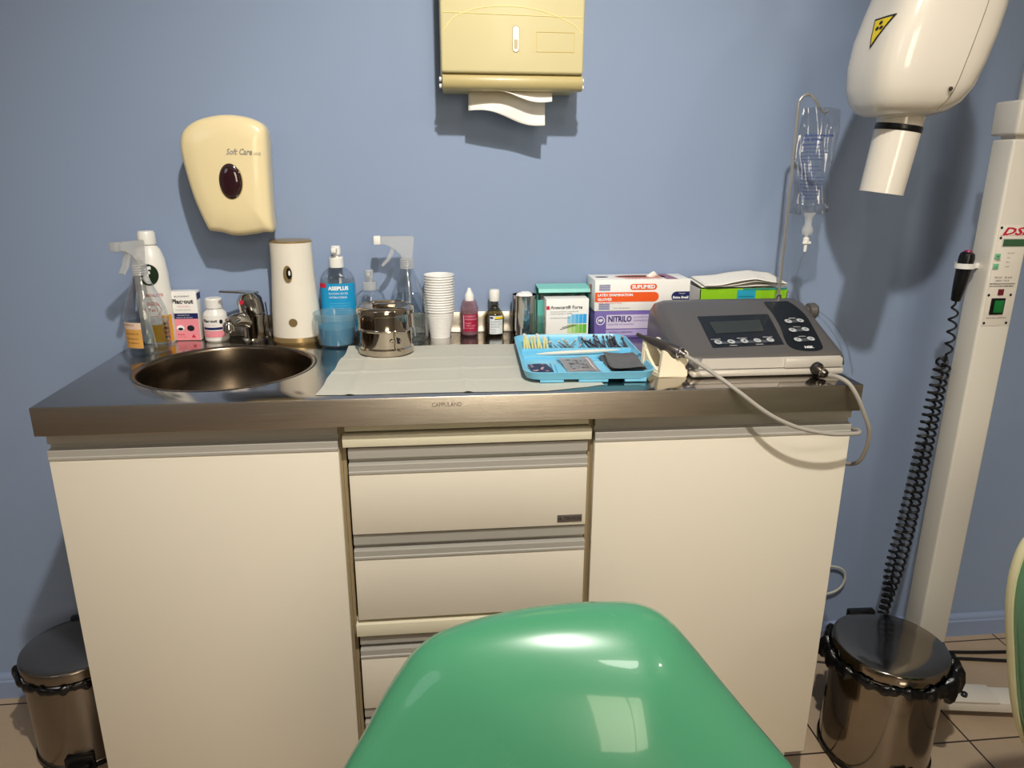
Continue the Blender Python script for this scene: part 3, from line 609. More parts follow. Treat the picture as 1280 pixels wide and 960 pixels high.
def lb(x0, x1, y0, y1, z0, z1, b=.0008): return MB().box(x0, x1, y0, y1, z0, z1, b, M=RT)
m = MB()
for a_, b_, c_, d_ in ((-tw+.008, tw-.008, .028, .032), (-.044, -.041, .032, .132), (.018, .021, .032, .132), (-.028, .108, -.056, -.053), (-.060, -.057, -.132, -.056), (-tw+.008, tw-.008, -.012, -.009)):
    m.box(a_, b_, c_, d_, Z0+.006, Z0+(.0155 if c_ >= .028 else .0118), .0008, M=RT)
m.build('divider', trayb, t)
m = MB()
for k in range(15): m.box(-.052, .098, -.132+.0052*k, -.1294+.0052*k, Z0+.0065, Z0+.0095, .0005, M=RT)
m.build('ribbed_floor', trayb, t)
for a_, b_ in ((-.085, -.045), (-.020, .030), (.058, .095)):
    for yy_ in (-1, 1):
        q_ = MB(); q_.box(a_, b_, yy_*(td-.0135)-.0085, yy_*(td-.0135)+.0085, Z0-.0018, Z0+.0052, .0008, M=RT); q_.build('foot', trayb, t)
# contents
yel = mat('brush_yellow', (216, 214, 150), .5); mwh = mat('applicator_clear', (214, 216, 208), .4)
def rod(name, p, q, r, m1, label, cat, group, head=None, hm=None):
    p = RT @ Vector(p); q = RT @ Vector(q); c = p.copy(); mb = MB(); mb.use(m1).tube([p, p.lerp(q, .5), q], r, 6)
    if head: mb.use(hm).tube([q, q.lerp(q+(q-p).normalized()*head, 1)], r*1.5, 6)
    o = mb.build(name, None, org=tuple(c)); return tag(o, label, cat, group)
zt = Z0+.009
for k in range(9):
    xx = -.097+.0055*k
    rod('prophylaxis_brush', (xx, .050+random.uniform(-.006, .006), zt), (xx+random.uniform(-.004, .004), .090+random.uniform(-.01, .01), zt+.009+random.uniform(0, .007)), .0022, yel, 'small yellowish brush in the back left cell of the blue tray', 'brush', 'yellowish brushes in the back left cell of the tray', .006, mwh)
for k in range(9):
    xx = -.034+.0050*k
    rod('dental_bur', (xx, .045+random.uniform(-.004, .006), zt), (xx+random.uniform(-.022, .020), .088+random.uniform(-.016, .012), zt+.004+random.uniform(0, .008)), .0014, chrome, 'thin silvery bur in the back middle cell of the blue tray', 'bur', 'silvery burs in the back middle cell of the tray', .005, mwh)
dkm = mat('dark_steel', (86, 88, 96), .3, metal=.9)
for k in range(16):
    xx = .030+.0048*k
    rod('dental_bur', (xx, .042+random.uniform(-.003, .005), zt), (xx+random.uniform(-.022, .006), .098+random.uniform(-.02, .012), zt+.005+random.uniform(0, .008)), .0019, dkm, 'dark metal bur in the back right cell of the blue tray', 'bur', 'dark metal burs in the back right cell of the tray', .006, chrome)
o = MB(); A = RT @ Vector((-.078, .0025, zt+.003)); B = RT @ Vector((.080, .0195, zt+.005)); pts = [A.lerp(B, k/10) for k in range(11)]
o.tube(pts, [.0012, .0022, .003, .0034, .0036, .0037, .0036, .0034, .003, .002, .001], 8); o = o.build('dental_probe', mat('probe', (222, 218, 206), .3), org=tuple(A)); tag(o, 'long pale slim instrument lying across the blue tray', 'instrument')
def packet(name, x0, x1, y0, y1, z, ang, m1, label, cat, group=None, th=.0015, deco=None):
    M2 = RT @ Matrix.Translation(((x0+x1)/2, (y0+y1)/2, 0)) @ Matrix.Rotation(ang, 4, 'Z'); w, d = (x1-x0)/2, (y1-y0)/2
    mb = MB(); mb.use(m1)
    def fn(x, y): return M2 @ Vector((x, y, z+.0012*math.sin(x*90+y*40+z*900)+.0015*math.sin(y*70)))
    mb.surf(fn, -w, w, -d, d, 14, 12); bmesh.ops.solidify(mb.bm, geom=mb.bm.faces[:], thickness=th)
    if deco: deco(mb, fn, w, d)
    o = mb.build(name, None, org=tuple(M2 @ Vector((0, 0, z)))); return tag(o, label, cat, group)
def deco1(mb, fn, w, d):
    up = lambda x, y: fn(x, y)+Vector((0, 0, .0010))
    mb.use(mat('pinkish_print', (208, 190, 186), .5)); mb.surf(up, -w*.8, w*.8, -d*.7, -d*.62, 3); mb.surf(up, w*.70, w*.80, -d*.7, d*.7, 1, 6)
    mb.use(mat('dark_print', (96, 90, 92), .5))
    for k in range(22): mb.disc(up, random.uniform(-w*.7, w*.55), random.uniform(-d*.5, d*.5), random.uniform(.0012, .004), random.uniform(.0010, .003), 8)
packet('foil_packet', -.040, .018, -.128, -.022, Z0+.0125, math.radians(6), mat('foil_light', (208, 206, 206), .3, metal=.3, var=.12, scale=60), 'light silver foil packet with dark print in the tray', 'packet', deco=deco1)
pad = mat('grey_pad', (136, 138, 140), .6, var=.18, scale=90)
for k in range(3):
    packet('grey_pouch', .036+.002*k, .098, -.120-.002*k, -.014, Z0+.012+.0032*k, math.radians(4-2*k), pad, ('bottom dark grey flat pouch of the pile of three in the tray', 'middle dark grey flat pouch of the pile of three in the tray', 'top dark grey flat pouch of the pile of three in the tray')[k], 'pouch', 'dark grey pouches piled in the tray', th=.0012)
def deco2(mb, fn, w, d):
    up = lambda x, y: fn(x, y)+Vector((0, 0, .0010)); mb.use(mat('mauve_print', (176, 150, 160), .5))
    for k in range(10): mb.disc(up, random.uniform(-w*.8, w*.8), random.uniform(-d*.7, d*.7), .003, .002, 7)
packet('dark_packet', -.097, -.062, -.116, -.066, Z0+.010, math.radians(12), mat('navy_foil', (74, 84, 118), .35, var=.3, scale=80), 'small crumpled dark blue packet in the front left cell of the tray', 'packet', deco=deco2)

# ------------------------------------------------------------------ implant motor
t = thing('implant_motor', (1.19, -.27, H), 'grey dental implant motor with black display on the right of the worktop', 'device')
PR = [(-.388, .870), (-.398, .8745), (-.400, .880), (-.392, .8945), (-.384, .8985), (-.25, .9395), (-.20, .953), (-.178, .9555), (-.158, .950), (-.148, .93), (-.146, .870)]
def dev_ring(x, k, kz, dx=0):
    return [Vector((x+((y+.39)*.09 if x > 1.2 else 0), -.27+(y+.27)*k, .870+(z-.870)*kz)) for y, z in PR]
m = MB(); m.rings([dev_ring(1.030, .86, .55), dev_ring(1.033, .93, .80), dev_ring(1.042, .975, .94), dev_ring(1.055, .995, .99), dev_ring(1.075, 1, 1), dev_ring(1.293, 1, 1), dev_ring(1.304, .995, .99), dev_ring(1.315, .97, .94), dev_ring(1.323, .92, .80), dev_ring(1.326, .86, .55)])
recalc(m); m.build('housing', devg, t, angle=50)
m = MB(); fr = lambda e: [(1.050, -.396+e), (1.070, -.4015+e)]
m.prism([(1.052, -.3985, .8760), (1.312, -.3985, .8760), (1.308, -.3955, .8935), (1.060, -.3955, .8935)], (0, -.0035, 0)); m.box(1.205, 1.310, -.4055, -.39, .8750, .8925, .003); recalc(m); m.build('front_band', devl, t, angle=30)
m = MB(); m.box(1.040, 1.314, -.4060, -.150, .8622, .8742, .005); m.build('base', devl, t)
for xx, yy in ((1.06, -.375), (1.31, -.375), (1.06, -.17), (1.31, -.17)): MB().lathe([(0, 0), (.009, 0), (.009, .005), (0, .005)], (xx, yy, H), 16).build('foot', blackm, t)
def slope(e): return lambda x, y: Vector((x, y, .8985+(y+.384)*(.041/.134)+e))
s1, s2, s3, s4 = slope(.0006), slope(.0012), slope(.0022), slope(.0030)
m = MB(); m.poly([s1(1.089, -.366), s1(1.222, -.360), s1(1.238, -.252), s1(1.097, -.257)])
dp = m.build('display_panel', glassblk, t)
MB().poly([s2(1.111, -.320), s2(1.203, -.315), s2(1.212, -.274), s2(1.112, -.279)]).build('screen', lcd, dp)
m = MB(); m.use(btnd); m.poly([s2(1.100, -.356), s2(1.206, -.352), s2(1.208, -.344), s2(1.102, -.348)]); m.build('button_bar', None, dp)
for k in range(5):
    x, y = 1.104+.0245*k, -.3505+.001*k; b_ = MB(); b_.use(btn).disc(s3, x, y, .0068, .0068, 20)
    b_.use(ktxt); 
    if k == 0: b_.ringd(s4, x, y, .002, .003, 10)
    elif k == 1: b_.poly([s4(x-.003, y-.002), s4(x+.003, y), s4(x-.003, y+.002)])
    elif k == 2: b_.poly([s4(x-.002, y-.003), s4(x+.003, y-.001), s4(x, y+.003)])
    elif k == 3: b_.ringd(s4, x, y, .0025, .0032, 4)
    else: b_.text('M', .006, s4, x, y-.002, 'CENTER')
    b_.build('button', None, dp)
m = MB(); m.use(wtxt)
for k, w_ in ((0, 'LIGHT'), (2, 'PROGRAM'), (4, 'MEMORY')): m.text(w_, .0035, s2, 1.104+.0245*k, -.3405+.001*k, 'CENTER', wid=.018)
for k, w_ in ((1, 'CALIBRATION'), (3, 'GEAR')): m.text(w_, .0035, s2, 1.104+.0245*k, -.3625+.001*k, 'CENTER', wid=.014)
m.build('lettering', None, dp)
L_ = smooth([(1.249, -.205, 0), (1.2475, -.25, 0), (1.241, -.30, 0), (1.229, -.350, 0), (1.231, -.372, 0), (1.246, -.381, 0), (1.268, -.383, 0), (1.286, -.376, 0), (1.293, -.355, 0), (1.302, -.31, 0), (1.309, -.262, 0), (1.306, -.225, 0), (1.298, -.203, 0)], 3)
m = MB(); m.poly([s1(p.x, p.y) for p in L_]); cp = m.build('control_panel', glassblk, t)
for (xa, ya), (xb, yb), w_ in (((1.264, -.283), (1.288, -.281), 'SPEED'), ((1.258, -.3145), (1.2835, -.3125), 'TORQUE'), ((1.253, -.3475), (1.2785, -.3455), 'WATER')):
    m = MB(); m.use(btnd).poly([s2(xa, ya-.005), s2(xb, yb-.005), s2(xb, yb+.005), s2(xa, ya+.005)]); m.use(wtxt).text(w_, .0035, s3, (xa+xb)/2, ya+.009, 'CENTER', wid=.014); m.build('button_bridge', None, cp)
    for x, y, up in ((xa, ya, 0), (xb, yb, 1)):
        b_ = MB(); b_.use(btn).disc(s3, x, y, .0068, .0068, 20); b_.use(ktxt)
        b_.poly([s4(x-.002, y-.002+.004*(1-up)), s4(x+.002, y-.002+.004*(1-up)), s4(x, y+.002-.004*(1-up))]); b_.build('button', None, cp)
m = MB(); m.use(wtxt).text('NSK', .0095, s2, 1.262, -.3745, 'CENTER', wid=.017, bold=.0003, shear=.2); m.build('logo', None, cp)
RY = Matrix.Rotation(PI/2, 4, 'Y')
m = MB(); m.lathe([(0, 0), (.010, 0), (.010, .012), (.0155, .014), (.0165, .026), (.013, .031), (0, .031)], (1.328, -.205, .934), 28, M=RY); m.build('pump_knob', devg, t)
m = MB(); RC = Matrix.Rotation(math.radians(100), 4, 'X') @ Matrix.Rotation(math.radians(10), 4, 'Y')
m.use(blackm).lathe([(0, 0), (.0115, 0), (.0115, .006), (.0095, .008), (0, .008)], (1.262, -.4035, .8745), 24, M=RC); m.build('socket', None, t)

# handpiece stand
stand_cream = mat('stand_cream', (240, 228, 200), .35, var=.01)
t = thing('handpiece_stand', (1.0, -.36, H), 'cream plastic cradle holding the handpiece beside the grey motor', 'stand')
ax_ = Vector((.055, -.062, 0)).normalized(); sd_ = Vector((-ax_.y*-1, 0, 0))
def plate(c, w, hh, notch, th, face=(1, 0)):
    fx = Vector((face[0], face[1], 0)).normalized(); nx = Vector((-fx.y, fx.x, 0))
    P = [(w*a_, hh*b_) for a_, b_ in ((-1, 0), (1, 0), (1, .80), (.93, .95), (.78, 1), (.62, .96), (.32, notch), (0, notch-.02), (-.25, notch+.10), (-.5, .96), (-.68, 1), (-.82, .94))]
    mb = MB(); R0 = [Vector(c)+fx*x+nx*(-th/2)+Vector((0, 0, z)) for x, z in P]; R1 = [Vector(c)+fx*x+nx*(th/2)+Vector((0, 0, z)) for x, z in P]
    mb.rings([R0, R1]); recalc(mb); bmesh.ops.bevel(mb.bm, geom=[e for e in mb.bm.edges if e.calc_face_angle(0) > .6], offset=.0012, segments=2, affect='EDGES'); return mb
plate((1.0125, -.385, H+.0005), .0255, .046, .70, .012, (1, .04)).build('front_support', stand_cream, t)
plate((.988, -.334, H+.0005), .0185, .057, .80, .010, (.95, .3)).build('rear_support', stand_cream, t)
m = MB(); m.prism([(.988, -.390, H), (1.036, -.390, H), (1.005, -.325, H), (.972, -.335, H)], (0, 0, .007)); recalc(m); m.build('base', stand_cream, t)
m = MB(); RA, RB = Vector((.9715, -.335, H)), Vector((.9895, -.385, H)); S_ = [RA.lerp(RB, k/10)+Vector((0, 0, .055-.046*math.sin(PI/2*(k/10))**.8)) for k in range(11)]; m.prism([RA, *S_, RB], (.005, .002, 0)); recalc(m); m.build('side_wall', stand_cream, t)
# handpiece with hose
t = thing('surgical_handpiece', (1.0, -.36, .9), 'grey straight motor handpiece with its hose, resting in the cream cradle', 'handpiece')
A = Vector((.963, -.327, .9225)); B = Vector((1.030, -.400, .9005)); dv = (B-A); ln = dv.length
prf = [(0, 0), (.0032, 0), (.0036, .004), (.0034, .012), (.0050, .022), (.0078, .034), (.0085, .050), (.0100, .053), (.0104, .068), (.0102, .084), (.0088, .088), (.0086, .091), (.0060, .0945), (.0050, .100), (0, .100)]
q = dv.to_track_quat('Z', 'Y').to_matrix().to_4x4()
MB().lathe(prf, tuple(A), 28, M=q).build('handle_body', handp, t)
MB().lathe([(.0094, 0), (.0100, .001), (.0100, .004), (.0094, .005)], tuple(A+dv.normalized()*.087), 24, M=q, cap0=False, cap1=False).build('chrome_ring', chrome, t)
hose = smooth([B-dv.normalized()*.004, (1.050, -.424, .889), (1.076, -.452, .872), (1.098, -.4705, .856), (1.145, -.487, .822), (1.195, -.493, .799), (1.25, -.492, .786), (1.296, -.485, .7815), (1.314, -.476, .780), (1.3245, -.445, .774), (1.3245, -.37, .750), (1.3240, -.32, .72), (1.328, -.33, .700), (1.337, -.38, .690), (1.346, -.425, .700), (1.346, -.450, .732), (1.336, -.469, .778), (1.317, -.4745, .815), (1.302, -.474, .843), (1.290, -.464, .863), (1.279, -.447, .870), (1.272, -.432, .869)], 6)
m = MB(); m.tube(hose, .0036, 10); ho = m.build('hose', hosem, t)
m = MB(); C0 = Vector((1.262, -.411, .8735)); C1 = Vector((1.272, -.432, .866)); q2 = (C1-C0).to_track_quat('Z', 'Y').to_matrix().to_4x4()
m.use(mat('plug_metal', (96, 88, 78), .3, metal=.9)).lathe([(0, -.004), (.0085, -.004), (.0088, .006), (.0078, .008), (.0080, .015), (.0065, .018), (0, .018)], tuple(C0), 24, M=q2); m.use(chrome).lathe([(.0081, .0095), (.0084, .010), (.0084, .0125), (.0081, .013)], tuple(C0), 24, M=q2, cap0=False, cap1=False); m.build('plug', None, t)

# ------------------------------------------------------------------ infusion pole, bag, tubing
t = thing('infusion_pole', (1.296, -.168, .93), 'thin bent steel infusion pole rising from the grey motor', 'pole')
P = [(1.296, -.168, .945), (1.2955, -.168, 1.05), (1.295, -.168, 1.2), (1.294, -.168, 1.312)] + [(1.294+.017-.017*math.cos(a), -.168, 1.318+.019*math.sin(a)) for a in [PI*k/10 for k in range(1, 7)]] + [(1.327, -.1685, 1.326), (1.337, -.169, 1.313), (1.3455, -.170, 1.306), (1.351, -.171, 1.309)]
MB().tube(smooth(P, 3), .0029, 10).build('rod', mat('pole_steel', (190, 186, 180), .3, metal=.7), t)
MB().lathe([(0, 0), (.006, 0), (.006, .012), (.004, .014), (0, .014)], (1.296, -.168, .948), 20).build('socket', chrome, t)
t = thing('saline_bag', (1.338, -.171, 1.11), 'clear saline bag with blue print hanging from the bent steel pole', 'infusion bag')
def bagf(side):
    def fn(u, v):
        w = .0385*(1-.04*math.sin(v*7))+.001*math.sin(v*25); x = 1.338+u*w+.002*math.sin(v*9)-.001
        z = 1.118+.197*v-.004*(abs(u)**4)*(1 if v > .5 else -1)
        e = max(0, 1-u*u)**.5*min(1, (1-v)*6, v*10)
        th = .009*e*(1.2-.5*v)*(1+.22*math.sin(v*14+u*5)+.15*math.sin(u*16+v*9))
        return Vector((x, -.171-side*(th+.0004)+.002*math.sin(v*5)+.0016*math.sin(u*11+v*6), z))
    return fn
m = MB(); m.surf(bagf(1), -1, 1, 0, 1, 26, 40); m.surf(bagf(-1), 1, -1, 0, 1, 26, 40)
m.build('pouch', clear('bag_film', (246, 248, 250), .4, rough=.05), t, angle=180)
m = MB(); F = bagf(1); lo = lambda x, y: F((x-1.338)/.0385, (y-1.118)/.197)+Vector((0, -.0009, 0))
m.use(mat('blue_ink', (50, 66, 140), .5)).text('Solucion Cloruro de Sodio', .0062, lo, 1.309, 1.263, wid=.054, bold=.0002); m.text('0,9%  ISOTONICA', .0062, lo, 1.309, 1.255, wid=.036, bold=.0002); m.text('Solucion de Sodio', .0055, lo, 1.309, 1.247, wid=.032, bold=.0001)
for k in range(15):
    ww = (.030, .050, .048, .046, .018, .036, .04, .030, .05, .046, .048, .044, .046, .04, .03)[k]; m.text(('inyectable esteril', 'Cada 100 ml contiene cloruro de sodio', 'agua para inyectables c.s.p. 100 ml', 'osmolaridad teorica 308 mOsm')[k % 4], .0042, lo, 1.309, 1.240-.0066*k, wid=ww)
m.build('lettering', None, t)
MB().lathe([(0, 0), (.011, 0), (.011, -.004), (.0075, -.010), (.0065, -.022), (.0105, -.030), (.0115, -.036), (.0095, -.042), (0, -.042)], (1.339, -.171, 1.122), 24).build('drip_chamber', milkyp, t)
MB().lathe([(0, 0), (.0035, 0), (.0035, -.006), (.006, -.008), (.006, -.018), (.0035, -.021), (.003, -.034), (0, -.034)], (1.3385, -.171, 1.081), 16).box(1.330, 1.347, -.1765, -.1735, 1.062, 1.067, .001).build('clamp', whitep, t)
m = MB(); m.tube(smooth([(1.3385, -.171, 1.048), (1.332, -.170, 1.02), (1.328, -.168, .985), (1.336, -.165, .962), (1.345, -.162, .942), (1.352, -.170, .930)], 6), .0014, 6); m.build('line', clearp, t)
m = MB(); m.tube(smooth([(1.358, -.215, .936), (1.365, -.26, .922), (1.360, -.32, .900), (1.345, -.37, .875), (1.326, -.41, .8625), (1.315, -.40, .8617)], 6), .0015, 6); m.tube(smooth([(1.356, -.212, .930), (1.360, -.26, .912), (1.353, -.32, .888), (1.335, -.355, .868), (1.316, -.35, .8617)], 6), .0014, 6)
m.tube(smooth([(1.302, -.155, .95), (1.312, -.12, .975), (1.322, -.11, .985), (1.335, -.12, .965), (1.342, -.15, .945)], 6), .0014, 6); o = m.build('pump_tubing', clearp); tag(o, 'loose clear tubing looping behind and beside the grey motor', 'tubing')

# ------------------------------------------------------------------ paper towel dispenser
t = thing('towel_dispenser', (.76, -.06, 1.34), 'aged ivory paper towel dispenser on the wall', 'dispenser')
m = MB(); m.box(.630, .893, -.1195, -.001, 1.3705, 1.66, .005, 3); cv = m.build('cover', ivory2, t)
m = MB(); m.lathe([(0, 0), (.0150, .0), (.0155, .001), (.0155, .2605), (.0150, .2615), (0, .2615)], (.632, -.100, 1.357), 28, M=RY); m.box(.634, .890, -.098, -.001, 1.343, 1.371, .002); m.build('bottom_lip', ivory_d, t)
for xx in (.6285, .8955):
    for zz in (1.361, 1.349): MB().lathe([(0, -.002), (.004, -.002), (.004, .002), (0, .002)], (xx, -.100, zz), 12, M=RY).build('hinge_pin', whitep, t)
f = flat(-.1203); g = flat(-.1207); h = flat(-.1211)
m = MB(); m.use(mat('lock_ring', (150, 130, 80), .4)); pz = lambda fn, w_, h_: m.poly([fn(.7665+w_*math.cos(a), 1.4285+(h_-w_)*(1 if math.sin(a) > 0 else -1)+w_*math.sin(a)) for a in [2*PI*(k+.5)/20 for k in range(20)]])
pz(f, .0062, .0225); m.use(chrome); pz(g, .0048, .021); m.use(mat('lock_grey', (150, 140, 122), .3, metal=.6)); m.surf(h, .7625, .7705, 1.4115, 1.428, 1); m.build('lock_window', None, cv)
m = MB(); m.use(mat('ivory_shade', (212, 190, 122), .45))  # flat darker strips paint the shade along the recessed frame's edges
for a_, b_, c_, d_ in ((.804, .875, 1.4405, 1.4415), (.804, .875, 1.4075, 1.4085), (.804, .805, 1.4085, 1.4405), (.874, .875, 1.4085, 1.4405)): m.surf(f, a_, b_, c_, d_, 1)
m.build('frame_edge_shade', None, cv)
m = MB(); m.use(mat('ivory_highlight', (244, 226, 158), .4)); A_ = smooth([(.636, 0, 1.440), (.655, 0, 1.462), (.70, 0, 1.478), (.76, 0, 1.482), (.82, 0, 1.474), (.87, 0, 1.455), (.888, 0, 1.440)], 6); m.tube([(p.x, -.1195, p.z) for p in A_], .0009, 6); m.tube([(.636, -.1197, 1.470), (.888, -.1197, 1.466)], .0008, 4); m.build('embossed_arc', None, cv)  # lighter ivory paints a highlight onto the raised arc lines
def towel(pts, y0, name, label, amp):
    m = MB(); n = 16; P0, P1 = pts
    def fn(u, v):
        a_ = Vector(P0[0]).lerp(Vector(P0[1]), u); b_ = Vector(P1[0]).lerp(Vector(P1[1]), u); p = a_.lerp(b_, v)
        return Vector((p[0], y0-.02*v+amp*math.sin(u*7+v*3)*v+.004*abs(u-.45)*v, p[1]+.006*math.sin(u*6)*v))
    m.surf(fn, 0, 1, 0, 1, 20, 12); o = m.build(name, tissue, solid=.0006); return tag(o, label, 'paper towel', 'paper towels hanging from the dispenser')
towel((((.682, 1.350), (.832, 1.350)), ((.681, 1.308), (.828, 1.284))), -.060, 'paper_towel', 'longer white paper towel sheet hanging lowest out of the dispenser', .007)
towel((((.684, 1.349), (.842, 1.349)), ((.700, 1.340), (.838, 1.326))), -.082, 'paper_towel', 'shorter white paper towel fold hanging in front of the longer sheet', .004)

# ------------------------------------------------------------------ soap dispenser
t = thing('soap_dispenser', (.235, -.05, 1.08), 'cream wall soap dispenser with dark oval window', 'dispenser')
OUT = [(.181, 1.0845), (.171, 1.110), (.160, 1.145), (.151, 1.19), (.1465, 1.225), (.1470, 1.25), (.156, 1.270), (.180, 1.286), (.215, 1.295), (.245, 1.296), (.275, 1.291), (.296, 1.281), (.3035, 1.268), (.304, 1.24), (.3025, 1.20), (.301, 1.15), (.3005, 1.11), (.300, 1.0835), (.284, 1.0820), (.265, 1.0785), (.240, 1.0755), (.222, 1.0765), (.205, 1.0815)]
cxx, czz = .229, 1.19
SM = smooth([(x, 0, z) for x, z in OUT]+[(OUT[0][0], 0, OUT[0][1])], 3)[:-1]
def sring(k, y, dz=0): return [Vector((cxx+(p.x-cxx)*k, y, czz+(p.z-czz)*k+dz)) for p in SM]
m = MB(); m.rings([sring(.965, -.040), sring(.995, -.060), sring(1.0, -.075), sring(.99, -.086), sring(.955, -.094), sring(.88, -.0985), sring(.6, -.1015), sring(.25, -.1025)]); recalc(m); m.build('cover', ivory, t, angle=60)
m = MB(); m.rings([sring(.86, -.001), sring(.90, -.02), sring(.95, -.045)]); recalc(m); m.build('back_plate', mat('grey_back', (150, 152, 154), .5), t)
def sv(e): return lambda x, z: Vector((x, -.1015-e, z))
m = MB(); m.use(mat('ivory_rim', (196, 172, 118), .3)).disc(sv(.0009), .2345, 1.178, .0225, .0335, 36); m.use(mat('dark_plum_glass', (46, 18, 26), .08, coat=1)); m.rings([[Vector((.2345+.021*k*math.cos(a), -.1026-e, 1.178+.032*k*math.sin(a))) for a in [2*PI*q_/36 for q_ in range(36)]] for k, e in ((1, 0), (.97, .002), (.8, .0045), (.5, .006), (.15, .0066))], False, True)
m.use(chrome).ringd(lambda x, z: Vector((.2345+(x-.2345)*.021, -.1075, 1.178+z*.032)), .2345, 0, .86, .90, 36); recalc(m); m.build('sight_window', None, t)
MB().text('Soft Care', .0150, sv(.0012), .231, 1.2255, wid=.047, shear=.35, bold=.0003).text('LINE', .0055, sv(.0012), .2805, 1.226, wid=.013).build('lettering', mat('silver_ink', (150, 148, 140), .4), t)

# ------------------------------------------------------------------ x-ray unit
t = thing('xray_unit', (1.72, -.25, 0), 'white mobile dental x-ray unit with column, control panel and round head', 'x-ray machine')
cx0, cx1, cy0, cy1 = 1.660, 1.728, -.270, -.214
MB().box(cx0, cx1, cy0, cy1, .045, 1.258, .005, 3).build('column', greyen, t)
MB().box(cx0-.003, cx1+.012, cy0-.005, cy1+.006, 1.264, 1.325, .006, 3).box(cx0+.01, cx1-.01, cy0+.01, cy1-.01, 1.255, 1.27).build('column_cap', greyen, t)
MB().lathe([(0, 0), (.022, 0), (.022, .50), (0, .50)], (1.70, -.245, 1.32), 24).build('upper_post', greyen, t)
m = MB(); m.tube(smooth([(1.70, -.245, 1.80), (1.66, -.25, 1.86), (1.58, -.27, 1.88), (1.50, -.30, 1.84), (1.462, -.325, 1.74), (1.458, -.325, 1.60)], 6), .020, 16); m.build('arm', greyen, t)
f = flat(cy0-.0006); g = flat(cy0-.0013); h = flat(cy0-.002)
pn = MB(); pn.box(cx0+.005, cx1-.004, cy0-.0010, cy0, .912, 1.105, .0004); pnl = pn.build('control_panel', mat('panel_film', (232, 224, 212), .35), t)
l = MB(); l.use(redi).text('DSi', .0190, g, cx0+.011, 1.0870, wid=.052, bold=.0006, shear=.35); l.text('DENTAL X-RAY SYSTEM', .003, g, cx0+.009, 1.0845, wid=.044)
l.use(ktxt)
for x_, z_ in ((.0085, 1.100), (.0105, 1.081), (.0085, .9725), (.054, .9725), (.0095, .9175), (.056, .9175)): l.disc(g, cx0+x_, z_, .0027, .0027, 14)
l.text('MASA', .0033, g, cx0+.008, 1.0375, wid=.011)
for k, w_ in enumerate(('ADULTO', 'INF', 'MOL', 'INC')): l.text(w_, .0030, g, cx0+.030+.001*(k % 2), 1.0515-.0085*k, wid=(.014, .006, .008, .008)[k])
l.text('70 kV   8 mA', .0055, g, cx0+.012, 1.0045, wid=.036, shear=.3); l.text('220V / 10 A', .0050, g, cx0+.016, .9985, wid=.028, shear=.3); l.text('MATERIALES DE RADIOGRAFIA', .0036, g, cx0+.006, .9930, wid=.052, bold=.0001); l.text('NO COLOCAR SOBRE MESA', .0036, g, cx0+.006, .9885, wid=.050, bold=.0001); l.text('INDUSTRIA ARGENTINA', .0036, g, cx0+.012, .9265, wid=.042)
l.build('lettering', None, pnl)
m = MB(); m.use(mat('lcd_frame', (200, 200, 190), .4)).surf(g, cx0+.015, cx1-.006, 1.064, 1.080, 1); m.use(mat('green_lcd', (60, 96, 66), .2)).surf(h, cx0+.017, cx1-.007, 1.0655, 1.0785, 1); m.build('lcd_screen', None, pnl)
for z_, s_ in ((1.0465, '+'), (1.0275, '-')):
    m = MB(); m.use(mat('key_green', (120, 190, 150), .4)).box(cx0+.0055, cx0+.0165, cy0-.0025, cy0-.001, z_-.0055, z_+.0055, .0006); m.use(ktxt).text(s_, .009, flat(cy0-.003), cx0+.011, z_-.0028, 'CENTER'); m.build('key', None, pnl)
MB().box(cx0+.026, cx0+.0375, cy0-.003, cy0-.001, .9725, .984, .0008).build('indicator_lamp', mat('dark_red', (110, 30, 44), .25), pnl)
m = MB(); m.use(black).box(cx0+.0155, cx0+.044, cy0-.0035, cy0-.001, .9345, .9665, .0008); m.use(mat('green_rocker', (16, 110, 50), .15, coat=.6, emis=.06)).box(cx0+.021, cx0+.040, cy0-.0065, cy0-.0035, .9385, .9625, .0012); m.build('power_switch', None, pnl)
# foot beams
m = MB(); BD = Matrix.Translation((1.70, -.262, 0)) @ Matrix.Rotation(math.radians(-9), 4, 'Z'); m.box(-.045, .62, -.028, .028, .022, .048, .003, M=BD); m.box(-.045, .16, -.030, .030, .046, .052, .002, M=BD); m.build('base_beam', whitem, t)
m = MB(); m.box(1.665, 1.725, -.262, -.12, .018, .046, .003); m.build('rear_foot', whitem, t)
for (bx, by) in ((.072, .014), (.088, -.012)): MB().lathe([(0, 0), (.007, 0), (.007, .008), (.005, .010), (0, .010)], tuple(BD @ Vector((bx, by, .051))), 16).build('bolt', black, t)
for xx, yy in ((1.70, -.14), (1.68, -.262), (2.26, -.35)): MB().lathe([(0, -.010), (.018, -.010), (.019, 0), (.018, .010), (0, .010)], (xx, yy, .019), 20, M=Matrix.Rotation(PI/2, 4, 'X')).build('caster', blackm, t)
